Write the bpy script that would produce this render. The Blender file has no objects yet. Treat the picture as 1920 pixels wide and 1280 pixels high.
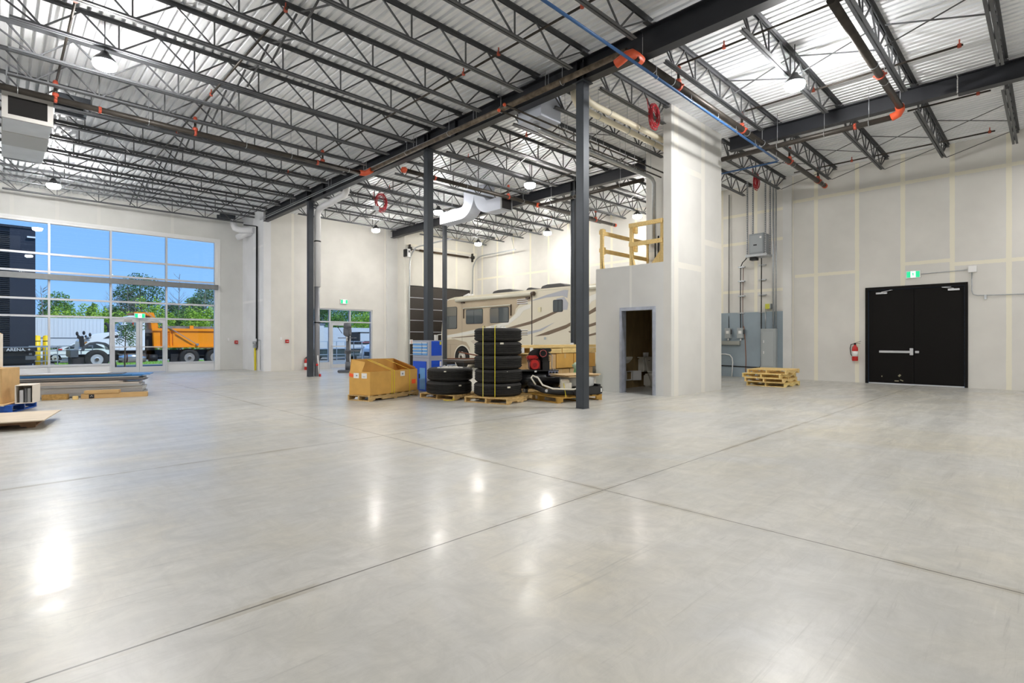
import bpy, bmesh, math, random
from mathutils import Vector, Matrix
random.seed(7)
SC = bpy.context.scene
COL = SC.collection
PI = math.pi
R = math.radians

# ------------------------------------------------------------------ materials
def lin(c):
    return tuple(((x/255)/12.92 if x/255 <= 0.04045 else ((x/255+0.055)/1.055)**2.4) for x in c)

def M(name, rgb, rough=0.6, metal=0.0, noise=0.0, scale=8.0, bump=0.0, stretch=(1, 1, 1), rgb2=None, spec=0.5, rnoise=0.0, emit=0.0):
    m = bpy.data.materials.new(name); m.use_nodes = True
    nt = m.node_tree; b = nt.nodes['Principled BSDF']
    c = lin(rgb)
    b.inputs['Base Color'].default_value = (*c, 1)
    b.inputs['Roughness'].default_value = rough
    b.inputs['Metallic'].default_value = metal
    b.inputs['Specular IOR Level'].default_value = spec
    if emit:
        b.inputs['Emission Color'].default_value = (*c, 1); b.inputs['Emission Strength'].default_value = emit
    if noise or rgb2 or bump or rnoise:
        tc = nt.nodes.new('ShaderNodeTexCoord'); mp = nt.nodes.new('ShaderNodeMapping')
        mp.inputs['Scale'].default_value = stretch
        nt.links.new(tc.outputs['Object'], mp.inputs['Vector'])
        n = nt.nodes.new('ShaderNodeTexNoise'); n.inputs['Scale'].default_value = scale; n.inputs['Detail'].default_value = 5
        nt.links.new(mp.outputs['Vector'], n.inputs['Vector'])
        if noise or rgb2:
            r = nt.nodes.new('ShaderNodeValToRGB')
            c2 = lin(rgb2) if rgb2 else tuple(min(1, x*(1+noise)) for x in c)
            c1 = c if rgb2 else tuple(x*(1-noise) for x in c)
            r.color_ramp.elements[0].position = 0.35; r.color_ramp.elements[1].position = 0.65
            r.color_ramp.elements[0].color = (*c1, 1); r.color_ramp.elements[1].color = (*c2, 1)
            nt.links.new(n.outputs['Fac'], r.inputs['Fac']); nt.links.new(r.outputs['Color'], b.inputs['Base Color'])
        if rnoise:
            mr = nt.nodes.new('ShaderNodeMapRange')
            mr.inputs['To Min'].default_value = rough-rnoise; mr.inputs['To Max'].default_value = rough+rnoise
            mr.inputs['From Min'].default_value = 0.3; mr.inputs['From Max'].default_value = 0.7
            nt.links.new(n.outputs['Fac'], mr.inputs['Value']); nt.links.new(mr.outputs['Result'], b.inputs['Roughness'])
        if bump:
            bp = nt.nodes.new('ShaderNodeBump'); bp.inputs['Strength'].default_value = bump; bp.inputs['Distance'].default_value = 0.01
            nt.links.new(n.outputs['Fac'], bp.inputs['Height']); nt.links.new(bp.outputs['Normal'], b.inputs['Normal'])
    return m

def glass(name, tint=(235, 242, 245), rough=0.0, refl=0.12):
    m = bpy.data.materials.new(name); m.use_nodes = True
    nt = m.node_tree; nt.nodes.clear()
    o = nt.nodes.new('ShaderNodeOutputMaterial'); mx = nt.nodes.new('ShaderNodeMixShader')
    t = nt.nodes.new('ShaderNodeBsdfTransparent'); t.inputs['Color'].default_value = (*lin(tint), 1)
    g = nt.nodes.new('ShaderNodeBsdfGlossy'); g.inputs['Roughness'].default_value = rough
    f = nt.nodes.new('ShaderNodeFresnel'); f.inputs['IOR'].default_value = 1.3
    nt.links.new(f.outputs[0], mx.inputs[0]); nt.links.new(t.outputs[0], mx.inputs[1]); nt.links.new(g.outputs[0], mx.inputs[2])
    nt.links.new(mx.outputs[0], o.inputs[0])
    return m

def emission(name, rgb, s):
    m = bpy.data.materials.new(name); m.use_nodes = True
    nt = m.node_tree; nt.nodes.clear()
    o = nt.nodes.new('ShaderNodeOutputMaterial'); e = nt.nodes.new('ShaderNodeEmission')
    e.inputs[0].default_value = (*lin(rgb), 1); e.inputs[1].default_value = s
    nt.links.new(e.outputs[0], o.inputs[0])
    return m

class NT:
    """small helper for math node chains"""
    def __init__(s, m): s.nt = m.node_tree
    def math(s, op, a, b=None, clamp=False):
        n = s.nt.nodes.new('ShaderNodeMath'); n.operation = op; n.use_clamp = clamp
        for i, v in enumerate((a, b)):
            if v is None: continue
            if isinstance(v, (int, float)): n.inputs[i].default_value = v
            else: s.nt.links.new(v, n.inputs[i])
        return n.outputs[0]
    def band(s, coord, c, w):                       # 1 where |coord-c|<w
        d = s.math('ABSOLUTE', s.math('SUBTRACT', coord, c))
        return s.math('LESS_THAN', d, w)
    def mix(s, f, a, b):
        n = s.nt.nodes.new('ShaderNodeMix'); n.data_type = 'RGBA'
        for i, v in ((0, f), (6, a), (7, b)):
            if isinstance(v, tuple): n.inputs[i].default_value = (*v, 1)
            elif isinstance(v, (int, float)): n.inputs[i].default_value = v
            else: s.nt.links.new(v, n.inputs[i])
        return n.outputs[2]
    def noise(s, vec, scale, detail=4, rough=0.55, dist=0.0):
        n = s.nt.nodes.new('ShaderNodeTexNoise'); n.inputs['Scale'].default_value = scale
        n.inputs['Detail'].default_value = detail; n.inputs['Roughness'].default_value = rough; n.inputs['Distortion'].default_value = dist
        s.nt.links.new(vec, n.inputs['Vector']); return n.outputs['Fac']
    def ramp(s, f, a, b):
        n = s.nt.nodes.new('ShaderNodeMapRange'); n.inputs['From Min'].default_value = a; n.inputs['From Max'].default_value = b
        s.nt.links.new(f, n.inputs['Value']); return n.outputs[0]
    def mapping(s, vec, scale, rot=(0, 0, 0)):
        n = s.nt.nodes.new('ShaderNodeMapping'); n.inputs['Scale'].default_value = scale; n.inputs['Rotation'].default_value = rot
        s.nt.links.new(vec, n.inputs['Vector']); return n.outputs[0]

def drywall(name, base, tape, axis, vseams, hseams, vw=0.055, hw=0.05, zmin=None):
    """panelled plasterboard: taped joints at given positions along a horizontal axis ('X' or 'Y') and heights; hseams = (z, lo, hi)"""
    m = M(name, base, 0.8, noise=0.0)
    nt = m.node_tree; q = NT(m); b = nt.nodes['Principled BSDF']
    tc = nt.nodes.new('ShaderNodeTexCoord'); sx = nt.nodes.new('ShaderNodeSeparateXYZ')
    nt.links.new(tc.outputs['Object'], sx.inputs[0])
    a = sx.outputs[axis]; z = sx.outputs['Z']
    n1 = q.noise(tc.outputs['Object'], 0.9, 3); n2 = q.noise(q.mapping(tc.outputs['Object'], (3, 3, 0.6)), 5, 3)
    wob = q.math('MULTIPLY', q.math('SUBTRACT', n2, 0.5), 0.03)
    f = None
    for c in vseams:
        k = q.band(q.math('ADD', a, wob), c, vw)
        f = k if f is None else q.math('MAXIMUM', f, k)
    for (c, lo, hi) in hseams:
        k = q.math('MULTIPLY', q.band(q.math('ADD', z, wob), c, hw), q.band(a, (lo+hi)/2, abs(hi-lo)/2))
        f = k if f is None else q.math('MAXIMUM', f, k)
    bc = lin(base)
    col = q.mix(q.ramp(n1, 0.3, 0.7), tuple(x*0.93 for x in bc), tuple(min(1, x*1.05) for x in bc))
    if f is not None:
        col = q.mix(q.math('MULTIPLY', f, 0.85), col, lin(tape))
    nt.links.new(col, b.inputs['Base Color'])
    return m

# ------------------------------------------------------------------ mesh builder
class MB:
    def __init__(s): s.v = []; s.f = []; s.mi = []; s.cur = 0; s.sm = []
    def face(s, idx, smooth=False): s.f.append(tuple(idx)); s.mi.append(s.cur); s.sm.append(smooth)
    def add(s, vs, fs, smooth=False):
        o = len(s.v); s.v += [tuple(p) for p in vs]
        for f in fs: s.face([o+i for i in f], smooth)
        return s
    def box(s, x0, y0, z0, x1, y1, z1):
        if x1 < x0: x0, x1 = x1, x0
        if y1 < y0: y0, y1 = y1, y0
        if z1 < z0: z0, z1 = z1, z0
        vs = [(x, y, z) for z in (z0, z1) for y in (y0, y1) for x in (x0, x1)]
        return s.add(vs, [(0, 2, 3, 1), (4, 5, 7, 6), (0, 1, 5, 4), (2, 6, 7, 3), (0, 4, 6, 2), (1, 3, 7, 5)])
    def obox(s, c, size, rz=0, rx=0, ry=0):
        mt = Matrix.Translation(c) @ Matrix.Rotation(rz, 4, 'Z') @ Matrix.Rotation(ry, 4, 'Y') @ Matrix.Rotation(rx, 4, 'X')
        a, b, d = size[0]/2, size[1]/2, size[2]/2
        vs = [mt @ Vector((x, y, z)) for z in (-d, d) for y in (-b, b) for x in (-a, a)]
        return s.add(vs, [(0, 2, 3, 1), (4, 5, 7, 6), (0, 1, 5, 4), (2, 6, 7, 3), (0, 4, 6, 2), (1, 3, 7, 5)])
    def bar(s, p0, p1, w, h, up=(0, 0, 1)):
        p0, p1, up = Vector(p0), Vector(p1), Vector(up)
        d = (p1-p0).normalized(); sd = d.cross(up)
        if sd.length < 1e-4: sd = d.cross(Vector((1, 0, 0)))
        sd.normalize(); u = sd.cross(d)
        q = [(-1, -1), (1, -1), (1, 1), (-1, 1)]
        vs = [p + sd*a*w/2 + u*b*h/2 for p in (p0, p1) for a, b in q]
        return s.add(vs, [(3, 2, 1, 0), (4, 5, 6, 7), (0, 1, 5, 4), (1, 2, 6, 5), (2, 3, 7, 6), (3, 0, 4, 7)])
    def cyl(s, p0, p1, r, r2=None, seg=12, caps=True, smooth=True):
        return s.tube([p0, p1], r, seg, caps, [r, r if r2 is None else r2], smooth)
    def tube(s, pts, r, seg=8, caps=True, rads=None, smooth=True):
        pts = [Vector(p) for p in pts]; n = len(pts); o = len(s.v)
        t0 = (pts[1]-pts[0]).normalized()
        ref = Vector((0, 0, 1)) if abs(t0.z) < 0.9 else Vector((1, 0, 0))
        nrm = (ref - t0*ref.dot(t0)).normalized()
        for i, p in enumerate(pts):
            if i == 0: t = t0; k = 1
            elif i == n-1: t = (pts[i]-pts[i-1]).normalized(); k = 1
            else:
                a = (pts[i]-pts[i-1]).normalized(); b = (pts[i+1]-pts[i]).normalized(); t = (a+b)
                t = t.normalized() if t.length > 1e-6 else a
            nrm = nrm - t*nrm.dot(t)
            nrm = nrm.normalized() if nrm.length > 1e-6 else Vector((1, 0, 0))
            bi = t.cross(nrm); rr = rads[i] if rads else r
            for j in range(seg):
                a = 2*PI*j/seg
                s.v.append(tuple(p + (nrm*math.cos(a)+bi*math.sin(a))*rr))
        for i in range(n-1):
            for j in range(seg):
                k = (j+1) % seg
                s.face((o+i*seg+j, o+i*seg+k, o+(i+1)*seg+k, o+(i+1)*seg+j), smooth)
        if caps:
            s.face([o+j for j in reversed(range(seg))]); s.face([o+(n-1)*seg+j for j in range(seg)])
        return s
    def lathe(s, prof, c=(0, 0, 0), seg=24, mat=None, smooth=True, caps=True):
        """profile of (radius, height) revolved about local Z, moved by mat then c"""
        o = len(s.v); mt = mat or Matrix.Identity(3)
        for r, z in prof:
            for j in range(seg):
                a = 2*PI*j/seg
                s.v.append(tuple(Vector(c) + mt @ Vector((r*math.cos(a), r*math.sin(a), z))))
        for i in range(len(prof)-1):
            for j in range(seg):
                k = (j+1) % seg
                s.face((o+i*seg+j, o+i*seg+k, o+(i+1)*seg+k, o+(i+1)*seg+j), smooth)
        if caps and prof[0][0] > 1e-5: s.face([o+j for j in reversed(range(seg))])
        if caps and prof[-1][0] > 1e-5: s.face([o+(len(prof)-1)*seg+j for j in range(seg)])
        return s
    def prism(s, poly, d0, d1, plane='xz'):
        """extrude a 2-D outline: plane 'xz' along y, 'yz' along x, 'xy' along z"""
        def p3(a, b, d): return {'xz': (a, d, b), 'yz': (d, a, b), 'xy': (a, b, d)}[plane]
        n = len(poly); o = len(s.v)
        s.v += [p3(a, b, d0) for a, b in poly] + [p3(a, b, d1) for a, b in poly]
        s.face(range(o, o+n)); s.face(reversed(range(o+n, o+2*n)))
        for i in range(n):
            j = (i+1) % n
            s.face((o+j, o+i, o+n+i, o+n+j))
        return s
    def ball(s, c, rx, ry=None, rz=None, seg=12, rings=8):
        ry = ry or rx; rz = rz or rx; o = len(s.v)
        for i in range(rings+1):
            t = PI*i/rings
            for j in range(seg):
                a = 2*PI*j/seg
                s.v.append((c[0]+rx*math.sin(t)*math.cos(a), c[1]+ry*math.sin(t)*math.sin(a), c[2]+rz*math.cos(t)))
        for i in range(rings):
            for j in range(seg):
                k = (j+1) % seg
                s.face((o+i*seg+j, o+(i+1)*seg+j, o+(i+1)*seg+k, o+i*seg+k), True)
        return s

def build(name, mb, mats, parent=None, bevel=0.0, off=None):
    """one mesh object; coordinates are world coordinates unless the parent is a moved Empty"""
    if not isinstance(mats, (list, tuple)): mats = [mats]
    me = bpy.data.meshes.new(name)
    o = Vector(off) if off is not None else (Vector(parent['_o']) if parent is not None and '_o' in parent else Vector((0, 0, 0)))
    me.from_pydata([tuple(Vector(v)-o) for v in mb.v], [], mb.f)
    for m in mats: me.materials.append(m)
    for p, i, sm in zip(me.polygons, mb.mi, mb.sm):
        p.material_index = i; p.use_smooth = sm
    bm = bmesh.new(); bm.from_mesh(me)
    bmesh.ops.recalc_face_normals(bm, faces=bm.faces)
    if bevel:
        es = [e for e in bm.edges if e.is_manifold and e.calc_face_angle(0) > 0.6]
        bmesh.ops.bevel(bm, geom=es, offset=bevel, segments=2, affect='EDGES', clamp_overlap=True)
    bm.to_mesh(me); bm.free()
    ob = bpy.data.objects.new(name, me); COL.objects.link(ob)
    if parent is not None:
        ob.parent = parent; ob['_o'] = parent.get('_o', (0, 0, 0))
    return ob

def tag(o, label=None, cat=None, group=None, kind=None):
    for k, v in (('label', label), ('category', cat), ('group', group), ('kind', kind)):
        if v: o[k] = v
    return o

def thing(name, label, cat, at=(0, 0, 0), group=None, kind=None):
    """Empty at the thing's base; parts built under it are given in world coordinates"""
    o = bpy.data.objects.new(name, None); COL.objects.link(o)
    o.empty_display_size = 0.1; o.location = at; o['_o'] = at
    return tag(o, label, cat, group, kind)

def struct(name, mb, mats, bevel=0):
    o = build(name, mb, mats, None, bevel); o['kind'] = 'structure'; return o

def copy_tree(o, parent=None):
    c = o.copy(); COL.objects.link(c); c.parent = parent
    for ch in o.children: copy_tree(ch, c)
    return c

def spin(root, rz, at=None):
    root.rotation_euler = (0, 0, rz)
    if at is not None: root.location = at

def lettering(text, size, mat, parent, loc, rot, depth=0.002, name='lettering'):
    cu = bpy.data.curves.new(name, 'FONT'); cu.body = text; cu.size = size; cu.extrude = depth; cu.align_x = 'CENTER'; cu.align_y = 'CENTER'
    cu.materials.append(mat)
    tmp = bpy.data.objects.new(name, cu); COL.objects.link(tmp); bpy.context.view_layer.update()
    me = bpy.data.meshes.new_from_object(tmp.evaluated_get(bpy.context.evaluated_depsgraph_get()))
    bpy.data.objects.remove(tmp); me.materials.clear(); me.materials.append(mat)
    o = bpy.data.objects.new(name, me); COL.objects.link(o)
    o.parent = parent; o.location = Vector(loc)-Vector(parent.get('_o', (0, 0, 0))); o.rotation_euler = rot
    return o

def wall_with_holes(mb, axis, plane, thick, a0, a1, z0, z1, holes):
    """wall along axis ('X' or 'Y') at plane..plane+thick with rectangular holes (a0,a1,z0,z1)"""
    cuts = sorted({a0, a1, *[h[0] for h in holes], *[h[1] for h in holes]})
    cuts = [c for c in cuts if a0 <= c <= a1]
    for i in range(len(cuts)-1):
        lo, hi = cuts[i], cuts[i+1]; mid = (lo+hi)/2
        hz = sorted([(h[2], h[3]) for h in holes if h[0] < mid < h[1]])
        z = z0
        spans = []
        for b, t in hz:
            if b > z: spans.append((z, b))
            z = t
        if z < z1: spans.append((z, z1))
        for b, t in spans:
            if axis == 'X': mb.box(lo, plane, b, hi, plane+thick, t)
            else: mb.box(plane, lo, b, plane+thick, hi, t)
    return mb

ORD = ['first', 'second', 'third', 'fourth', 'fifth', 'sixth', 'seventh', 'eighth', 'ninth', 'tenth', 'eleventh', 'twelfth', 'thirteenth', 'fourteenth', 'fifteenth', 'sixteenth', 'seventeenth', 'eighteenth']

# palette
steel = M('painted dark grey steel', (66, 71, 78), 0.45, 0.3, noise=0.08, scale=3)
joistm = M('grey joist primer', (86, 88, 91), 0.5, 0.2, noise=0.06, scale=4)
galv = M('galvanised steel', (190, 194, 198), 0.35, 0.8, noise=0.07, scale=14)
pipeblk = M('black iron pipe', (62, 57, 52), 0.45, 0.4, noise=0.2, scale=5)
orange = M('orange fitting enamel', (214, 88, 50), 0.45); orange2 = M('dull red-orange fitting', (178, 76, 54), 0.5)
blacksteel = M('black painted steel', (40, 42, 48), 0.45, 0.2, noise=0.08, scale=3)
bluepipe = M('blue painted pipe', (52, 92, 142), 0.4)
pvcw = M('white pvc', (236, 237, 240), 0.4)
pvcb = M('cream pvc', (226, 218, 196), 0.45)
ductm = M('white duct liner', (208, 214, 228), 0.6, noise=0.02, scale=3)
alu = M('clear anodised aluminium', (205, 208, 214), 0.35, 0.25)
black = M('black rubber plastic', (26, 26, 28), 0.55)
white = M('white enamel', (240, 240, 240), 0.45)
greyp = M('grey enamel cabinet', (168, 174, 176), 0.45, noise=0.03)
card = M('cardboard', (206, 170, 118), 0.8, noise=0.06, scale=6)
card2 = M('pale cardboard', (214, 184, 138), 0.8, noise=0.06, scale=6)
card3 = M('golden cardboard', (212, 164, 84), 0.75, noise=0.07, scale=4)
pine = M('pine lumber', (234, 204, 138), 0.65, noise=0.12, scale=6, stretch=(1, 8, 8))
palw = M('weathered pallet wood', (200, 168, 112), 0.75, noise=0.2, scale=5, stretch=(1, 6, 6))
paln = M('new pallet wood', (236, 210, 140), 0.7, noise=0.12, scale=5, stretch=(1, 6, 6))
yellow = M('yellow strap', (232, 214, 40), 0.5)
paper = M('white paper label', (240, 240, 238), 0.7)
ink = M('dark ink', (40, 40, 44), 0.7)
redp = M('red enamel', (196, 36, 32), 0.35)
chrome = M('brushed chrome', (214, 216, 220), 0.25, 0.7)
clear = glass('clear window glass')
LAMP = 720.0; LAMP2 = 245.0; LAMP3 = 290.0; SKY = 1.28; SUN = 3.9; EXPO = 0.1
# ------------------------------------------------------------------ the room shell
ZC = 6.70                                              # underside of the roof deck
def floor_material():
    m = M('polished concrete', (190, 187, 180), 0.3)
    nt = m.node_tree; q = NT(m); b = nt.nodes['Principled BSDF']
    tc = nt.nodes.new('ShaderNodeTexCoord'); v = tc.outputs['Object']
    sx = nt.nodes.new('ShaderNodeSeparateXYZ'); nt.links.new(v, sx.inputs[0])
    X, Y = sx.outputs['X'], sx.outputs['Y']
    big = q.noise(v, 0.35, 5, 0.6, 0.4); mid = q.noise(v, 1.3, 6, 0.65, 0.8); fine = q.noise(v, 9, 5, 0.7)
    sw1 = q.noise(q.mapping(v, (7, 0.9, 1), (0, 0, R(18))), 1.6, 5, 0.7, 0.3)
    sw2 = q.noise(q.mapping(v, (0.8, 9, 1), (0, 0, R(-27))), 1.9, 5, 0.7, 0.3)
    col = q.mix(q.ramp(big, 0.35, 0.65), lin((186, 187, 186)), lin((206, 204, 198)))
    col = q.mix(q.math('MULTIPLY', q.ramp(mid, 0.4, 0.85), 0.3), col, lin((189, 184, 168)))
    col = q.mix(q.math('MULTIPLY', q.ramp(q.noise(q.mapping(v, (0.5, 0.5, 1), (0, 0, 1)), 0.8, 4, 0.6, 1.2), 0.44, 0.66), 0.5), col, lin((203, 194, 168)))
    col = q.mix(q.math('MULTIPLY', q.ramp(sw1, 0.5, 0.85), 0.2), col, lin((133, 131, 126)))
    col = q.mix(q.math('MULTIPLY', q.ramp(sw2, 0.52, 0.9), 0.2), col, lin((124, 124, 122)))
    col = q.mix(q.math('MULTIPLY', q.ramp(fine, 0.6, 0.9), 0.25), col, lin((142, 140, 135)))
    for k, (rz_, sc_, th) in enumerate(((0.4, 1.1, 0.60), (-0.9, 1.4, 0.61), (1.9, 0.9, 0.60), (2.7, 1.7, 0.62))):
        sc = q.noise(q.mapping(v, (0.7, 16, 1), (0, 0, rz_)), sc_, 6, 0.75, 0.6)
        col = q.mix(q.math('MULTIPLY', q.ramp(sc, th, th+0.16), 0.6), col, lin((130, 130, 128)) if k % 2 == 0 else lin((218, 215, 208)))
    mot = q.noise(v, 3.2, 8, 0.75, 1.5)
    col = q.mix(q.math('MULTIPLY', q.ramp(mot, 0.38, 0.62), 0.5), col, lin((168, 168, 164)))
    j = None
    for coord, c in ((Y, 2.72), (Y, 6.36), (X, 3.77), (Y, -0.9), (X, -4.4), (Y, 11.3), (X, 11.9)):
        k = q.band(coord, c, 0.006)
        j = k if j is None else q.math('MAXIMUM', j, k)
    h = None
    for coord, c in ((Y, 2.72), (Y, 6.36), (X, 3.77)):
        k = q.band(coord, c, 0.04); h = k if h is None else q.math('MAXIMUM', h, k)
    col = q.mix(q.math('MULTIPLY', h, q.ramp(mid, 0.45, 0.75)), col, lin((152, 143, 122)))
    col = q.mix(q.math('MULTIPLY', j, 0.8), col, lin((62, 57, 50)))
    nt.links.new(col, b.inputs['Base Color'])
    rg = nt.nodes.new('ShaderNodeMapRange'); rg.inputs['From Min'].default_value = 0.35; rg.inputs['From Max'].default_value = 0.65
    rg.inputs['To Min'].default_value = 0.30; rg.inputs['To Max'].default_value = 0.42
    nt.links.new(q.math('ADD', q.math('MULTIPLY', q.noise(v, 0.8, 4, 0.5), 0.6), q.math('MULTIPLY', sw1, 0.4)), rg.inputs['Value'])
    nt.links.new(rg.outputs[0], b.inputs['Roughness'])
    bp = nt.nodes.new('ShaderNodeBump'); bp.inputs['Strength'].default_value = 0.06; bp.inputs['Distance'].default_value = 0.02
    nt.links.new(q.noise(v, 2.2, 3, 0.5), bp.inputs['Height']); nt.links.new(bp.outputs['Normal'], b.inputs['Normal'])
    b.inputs['Specular IOR Level'].default_value = 0.5
    b.inputs['Coat Roughness'].default_value = 0.17
    smear = q.noise(q.mapping(v, (1.0, 4.5, 1), (0, 0, R(-20))), 0.9, 7, 0.7, 0.8)
    nt.links.new(q.math('MULTIPLY', q.ramp(smear, 0.38, 0.62), 0.34), b.inputs['Coat Weight'])
    return m
XW, YW = -8.0, -6.5                                    # walls behind the camera
struct('floor', MB().box(XW, YW, -0.2, 18.85, 25.35, 0), floor_material())

deck = MB(); prof = []; x = XW; p = 0.152              # ribbed steel roof deck, ribs running along Y
while x < 18.85:
    prof += [(x, ZC), (x+0.092, ZC), (x+0.104, ZC+0.045), (x+0.140, ZC+0.045)]; x += p
prof += [(x, ZC)]
vs = []
for a, b in prof: vs += [(a, YW, b), (a, 25.5, b)]
deck.add(vs, [(2*i, 2*i+1, 2*i+3, 2*i+2) for i in range(len(prof)-1)])
vs2 = [(XW, YW, ZC+0.06), (18.95, YW, ZC+0.06), (18.95, 25.5, ZC+0.06), (XW, 25.5, ZC+0.06)]
deck.add(vs2, [(0, 1, 2, 3)])
def deck_material():
    m = M('galvanised roof deck', (244, 245, 246), 0.36, 0.2)
    nt = m.node_tree; q = NT(m); b = nt.nodes['Principled BSDF']
    tc = nt.nodes.new('ShaderNodeTexCoord')
    n = q.noise(q.mapping(tc.outputs['Object'], (14, 0.5, 1)), 1.2, 4, 0.6)
    col = q.mix(q.ramp(n, 0.3, 0.7), lin((232, 235, 240)), lin((252, 253, 255)))
    nt.links.new(col, b.inputs['Base Color'])
    rg = nt.nodes.new('ShaderNodeMapRange'); rg.inputs['To Min'].default_value = 0.32; rg.inputs['To Max'].default_value = 0.5
    nt.links.new(n, rg.inputs['Value']); nt.links.new(rg.outputs[0], b.inputs['Roughness'])
    return m
struct('ceiling', deck, deck_material())

BASE = (204, 202, 196); TAPE = (238, 233, 214)
dw_plain = drywall('plain plasterboard', (222, 222, 220), TAPE, 'X', [], [])
dw_right = drywall('right wall plasterboard', (220, 218, 213), TAPE, 'Y',
                   [0.8, 1.94, 3.05, 4.19, 5.32, -0.4, -1.6, 6.05, 7.2, 8.4, 9.6, 10.8, 12.0, 13.2, 14.4, 15.6, 16.8, 18.0, 19.2, 20.4, 21.6],
                   [(3.39, 4.19, 5.95), (3.5, 1.94, 3.05), (3.38, -0.4, 1.94), (5.85, -2, 6.0), (3.4, -3, -0.4), (3.0, 6.3, 9.5), (4.7, 6.3, 9.5), (5.7, 6.3, 9.5), (4.6, 11, 22), (2.3, 11, 22)])
dw_ent = drywall('entrance wall plasterboard', (224, 222, 217), (236, 233, 224), 'X', [9.1, 13.6], [(2.9, 13.6, 14.3)])
dw_gar = drywall('garage wall plasterboard', (223, 220, 211), (238, 233, 217), 'X', [15.3, 16.5, 17.4, 18.6], [(5.95, 14.3, 18.8)])
dw_tow = drywall('tower plasterboard', (219, 218, 214), (232, 229, 221), 'X', [11.28, 12.62], [(3.05, 11.3, 12.6), (3.75, 12.62, 13.7), (5.35, 11.3, 12.6)], 0.1, 0.07)
dw_wash = drywall('washroom plasterboard', (217, 218, 217), (232, 232, 229), 'Y', [7.18], [], 0.03)

wr = MB(); wall_with_holes(wr, 'Y', 18.85, 0.25, YW, 22.2, 0, ZC+0.05, [(1.61, 3.97, 0, 2.87)])
struct('wall_right', wr, dw_right)
struct('trim_1', MB().box(18.73, 6.02, 0, 18.85, 6.28, ZC), dw_plain)            # furred-out column casing on the right wall
struct('wall_back', MB().box(XW-0.2, YW-0.2, 0, 19.1, YW, ZC+0.05), dw_plain)
struct('wall_left', MB().box(XW-0.2, YW, 0, XW, 25.6, ZC+0.05), dw_plain)
ww = MB(); wall_with_holes(ww, 'X', 25.3, 0.25, XW, 8.2, 0, ZC+0.05, [(-5.8, 6.88, 0, 5.58)])
struct('wall_window', ww, drywall('window wall plasterboard', (222, 222, 219), (227, 226, 222), 'X', [0.4, 1.6, 2.8, 5.2], []))
struct('wall_jog', MB().box(7.9, 22.75, 0, 8.2, 25.3, ZC+0.05), drywall('jog plasterboard', (232, 233, 236), (242, 242, 244), 'Y', [23.9], [(2.95, 22.8, 25.3), (5.2, 22.8, 24)], 0.03))
we = MB(); wall_with_holes(we, 'X', 22.75, 0.25, 8.2, 14.2, 0, ZC+0.05, [(9.95, 12.9, 0, 2.72)])
struct('wall_entrance', we, dw_ent)
struct('trim_2', MB().box(13.62, 22.63, 0, 14.2, 22.75, ZC), dw_plain)
struct('wall_step', MB().box(14.2, 22.0, 0, 14.32, 23.0, ZC+0.05), dw_gar)
wg = MB(); wall_with_holes(wg, 'X', 22.0, 0.25, 14.32, 18.85, 0, ZC+0.05, [(14.5, 18.34, 0, 3.95)])
struct('wall_garage', wg, dw_gar)

# tower, washroom box and mezzanine
struct('wall_tower', MB().box(11.05, 6.1, 0, 13.66, 6.3, ZC), dw_tow)
struct('wall_tower_rear', MB().box(13.5, 6.3, 0, 13.66, 8.25, ZC), dw_tow)
wf = MB(); wall_with_holes(wf, 'Y', 11.05, 0.13, 6.3, 8.22, 0, 3.11, [(6.54, 7.43, 0, 2.03)])
struct('wall_washroom', wf, dw_wash)
wood_board = M('bare osb board', (150, 128, 88), 0.8, noise=0.12, scale=5, stretch=(2, 2, 0.5))
struct('wall_washroom_far', MB().box(11.18, 8.1, 0, 13.5, 8.22, 3.11), [dw_wash])
struct('wall_washroom_lining', MB().box(11.18, 8.06, 0, 13.5, 8.1, 2.6).box(13.42, 6.3, 0, 13.5, 8.06, 2.6), wood_board)
struct('ceiling_washroom', MB().box(11.18, 6.3, 2.6, 13.5, 8.1, 2.68), wood_board)
struct('floor_mezzanine', MB().box(11.18, 6.3, 3.0, 13.5, 8.1, 3.09), M('plywood subfloor', (206, 178, 128), 0.8, noise=0.1))

# washroom door frame (no leaf hung yet)
d3 = thing('door_3', 'unpainted galvanised steel door frame of the washroom doorway', 'door frame', (11.0, 6.54, 0), kind='structure')
zinc = M('zinc coated frame steel', (176, 182, 196), 0.4, 0.5, noise=0.12, scale=6)
for nm, bx in (('jamb', (11.0, 6.5, 0, 11.2, 6.56, 2.01)), ('jamb', (11.0, 7.41, 0, 11.2, 7.47, 2.01)), ('head', (11.0, 6.5, 2.012, 11.2, 7.47, 2.09))):
    build(nm, MB().box(*bx), zinc, d3)

# black double door in the right wall
d1 = thing('door_1', 'wide black steel double door in the right wall with a silver panic bar', 'door', (18.85, 2.79, 0), kind='structure')
blk = M('black door enamel', (18, 16, 15), 0.6, noise=0.15, scale=40, bump=0.02, spec=0.15)
build('door_frame', MB().box(18.81, 3.9, 0, 18.99, 3.97, 2.87).box(18.81, 1.61, 0, 18.99, 1.68, 2.87).box(18.81, 1.68, 2.79, 18.99, 3.9, 2.87), blk, d1)
leafs = []
for y0, y1 in ((1.69, 2.785), (2.795, 3.89)):
    lf = build('door_leaf', MB().box(18.87, y0, 0.03, 18.92, y1, 2.785), blk, d1); leafs.append(lf)
pb = MB().box(18.81, 2.84, 0.92, 18.84, 3.62, 0.985).box(18.83, 3.55, 0.92, 18.87, 3.62, 0.985)
build('panic_bar', pb.box(18.79, 2.80, 0.86, 18.87, 2.88, 1.06), chrome, leafs[1], 0.006)
build('latch_plate', MB().box(18.82, 2.67, 0.92, 18.87, 2.76, 0.985), chrome, leafs[0], 0.005)
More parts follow.
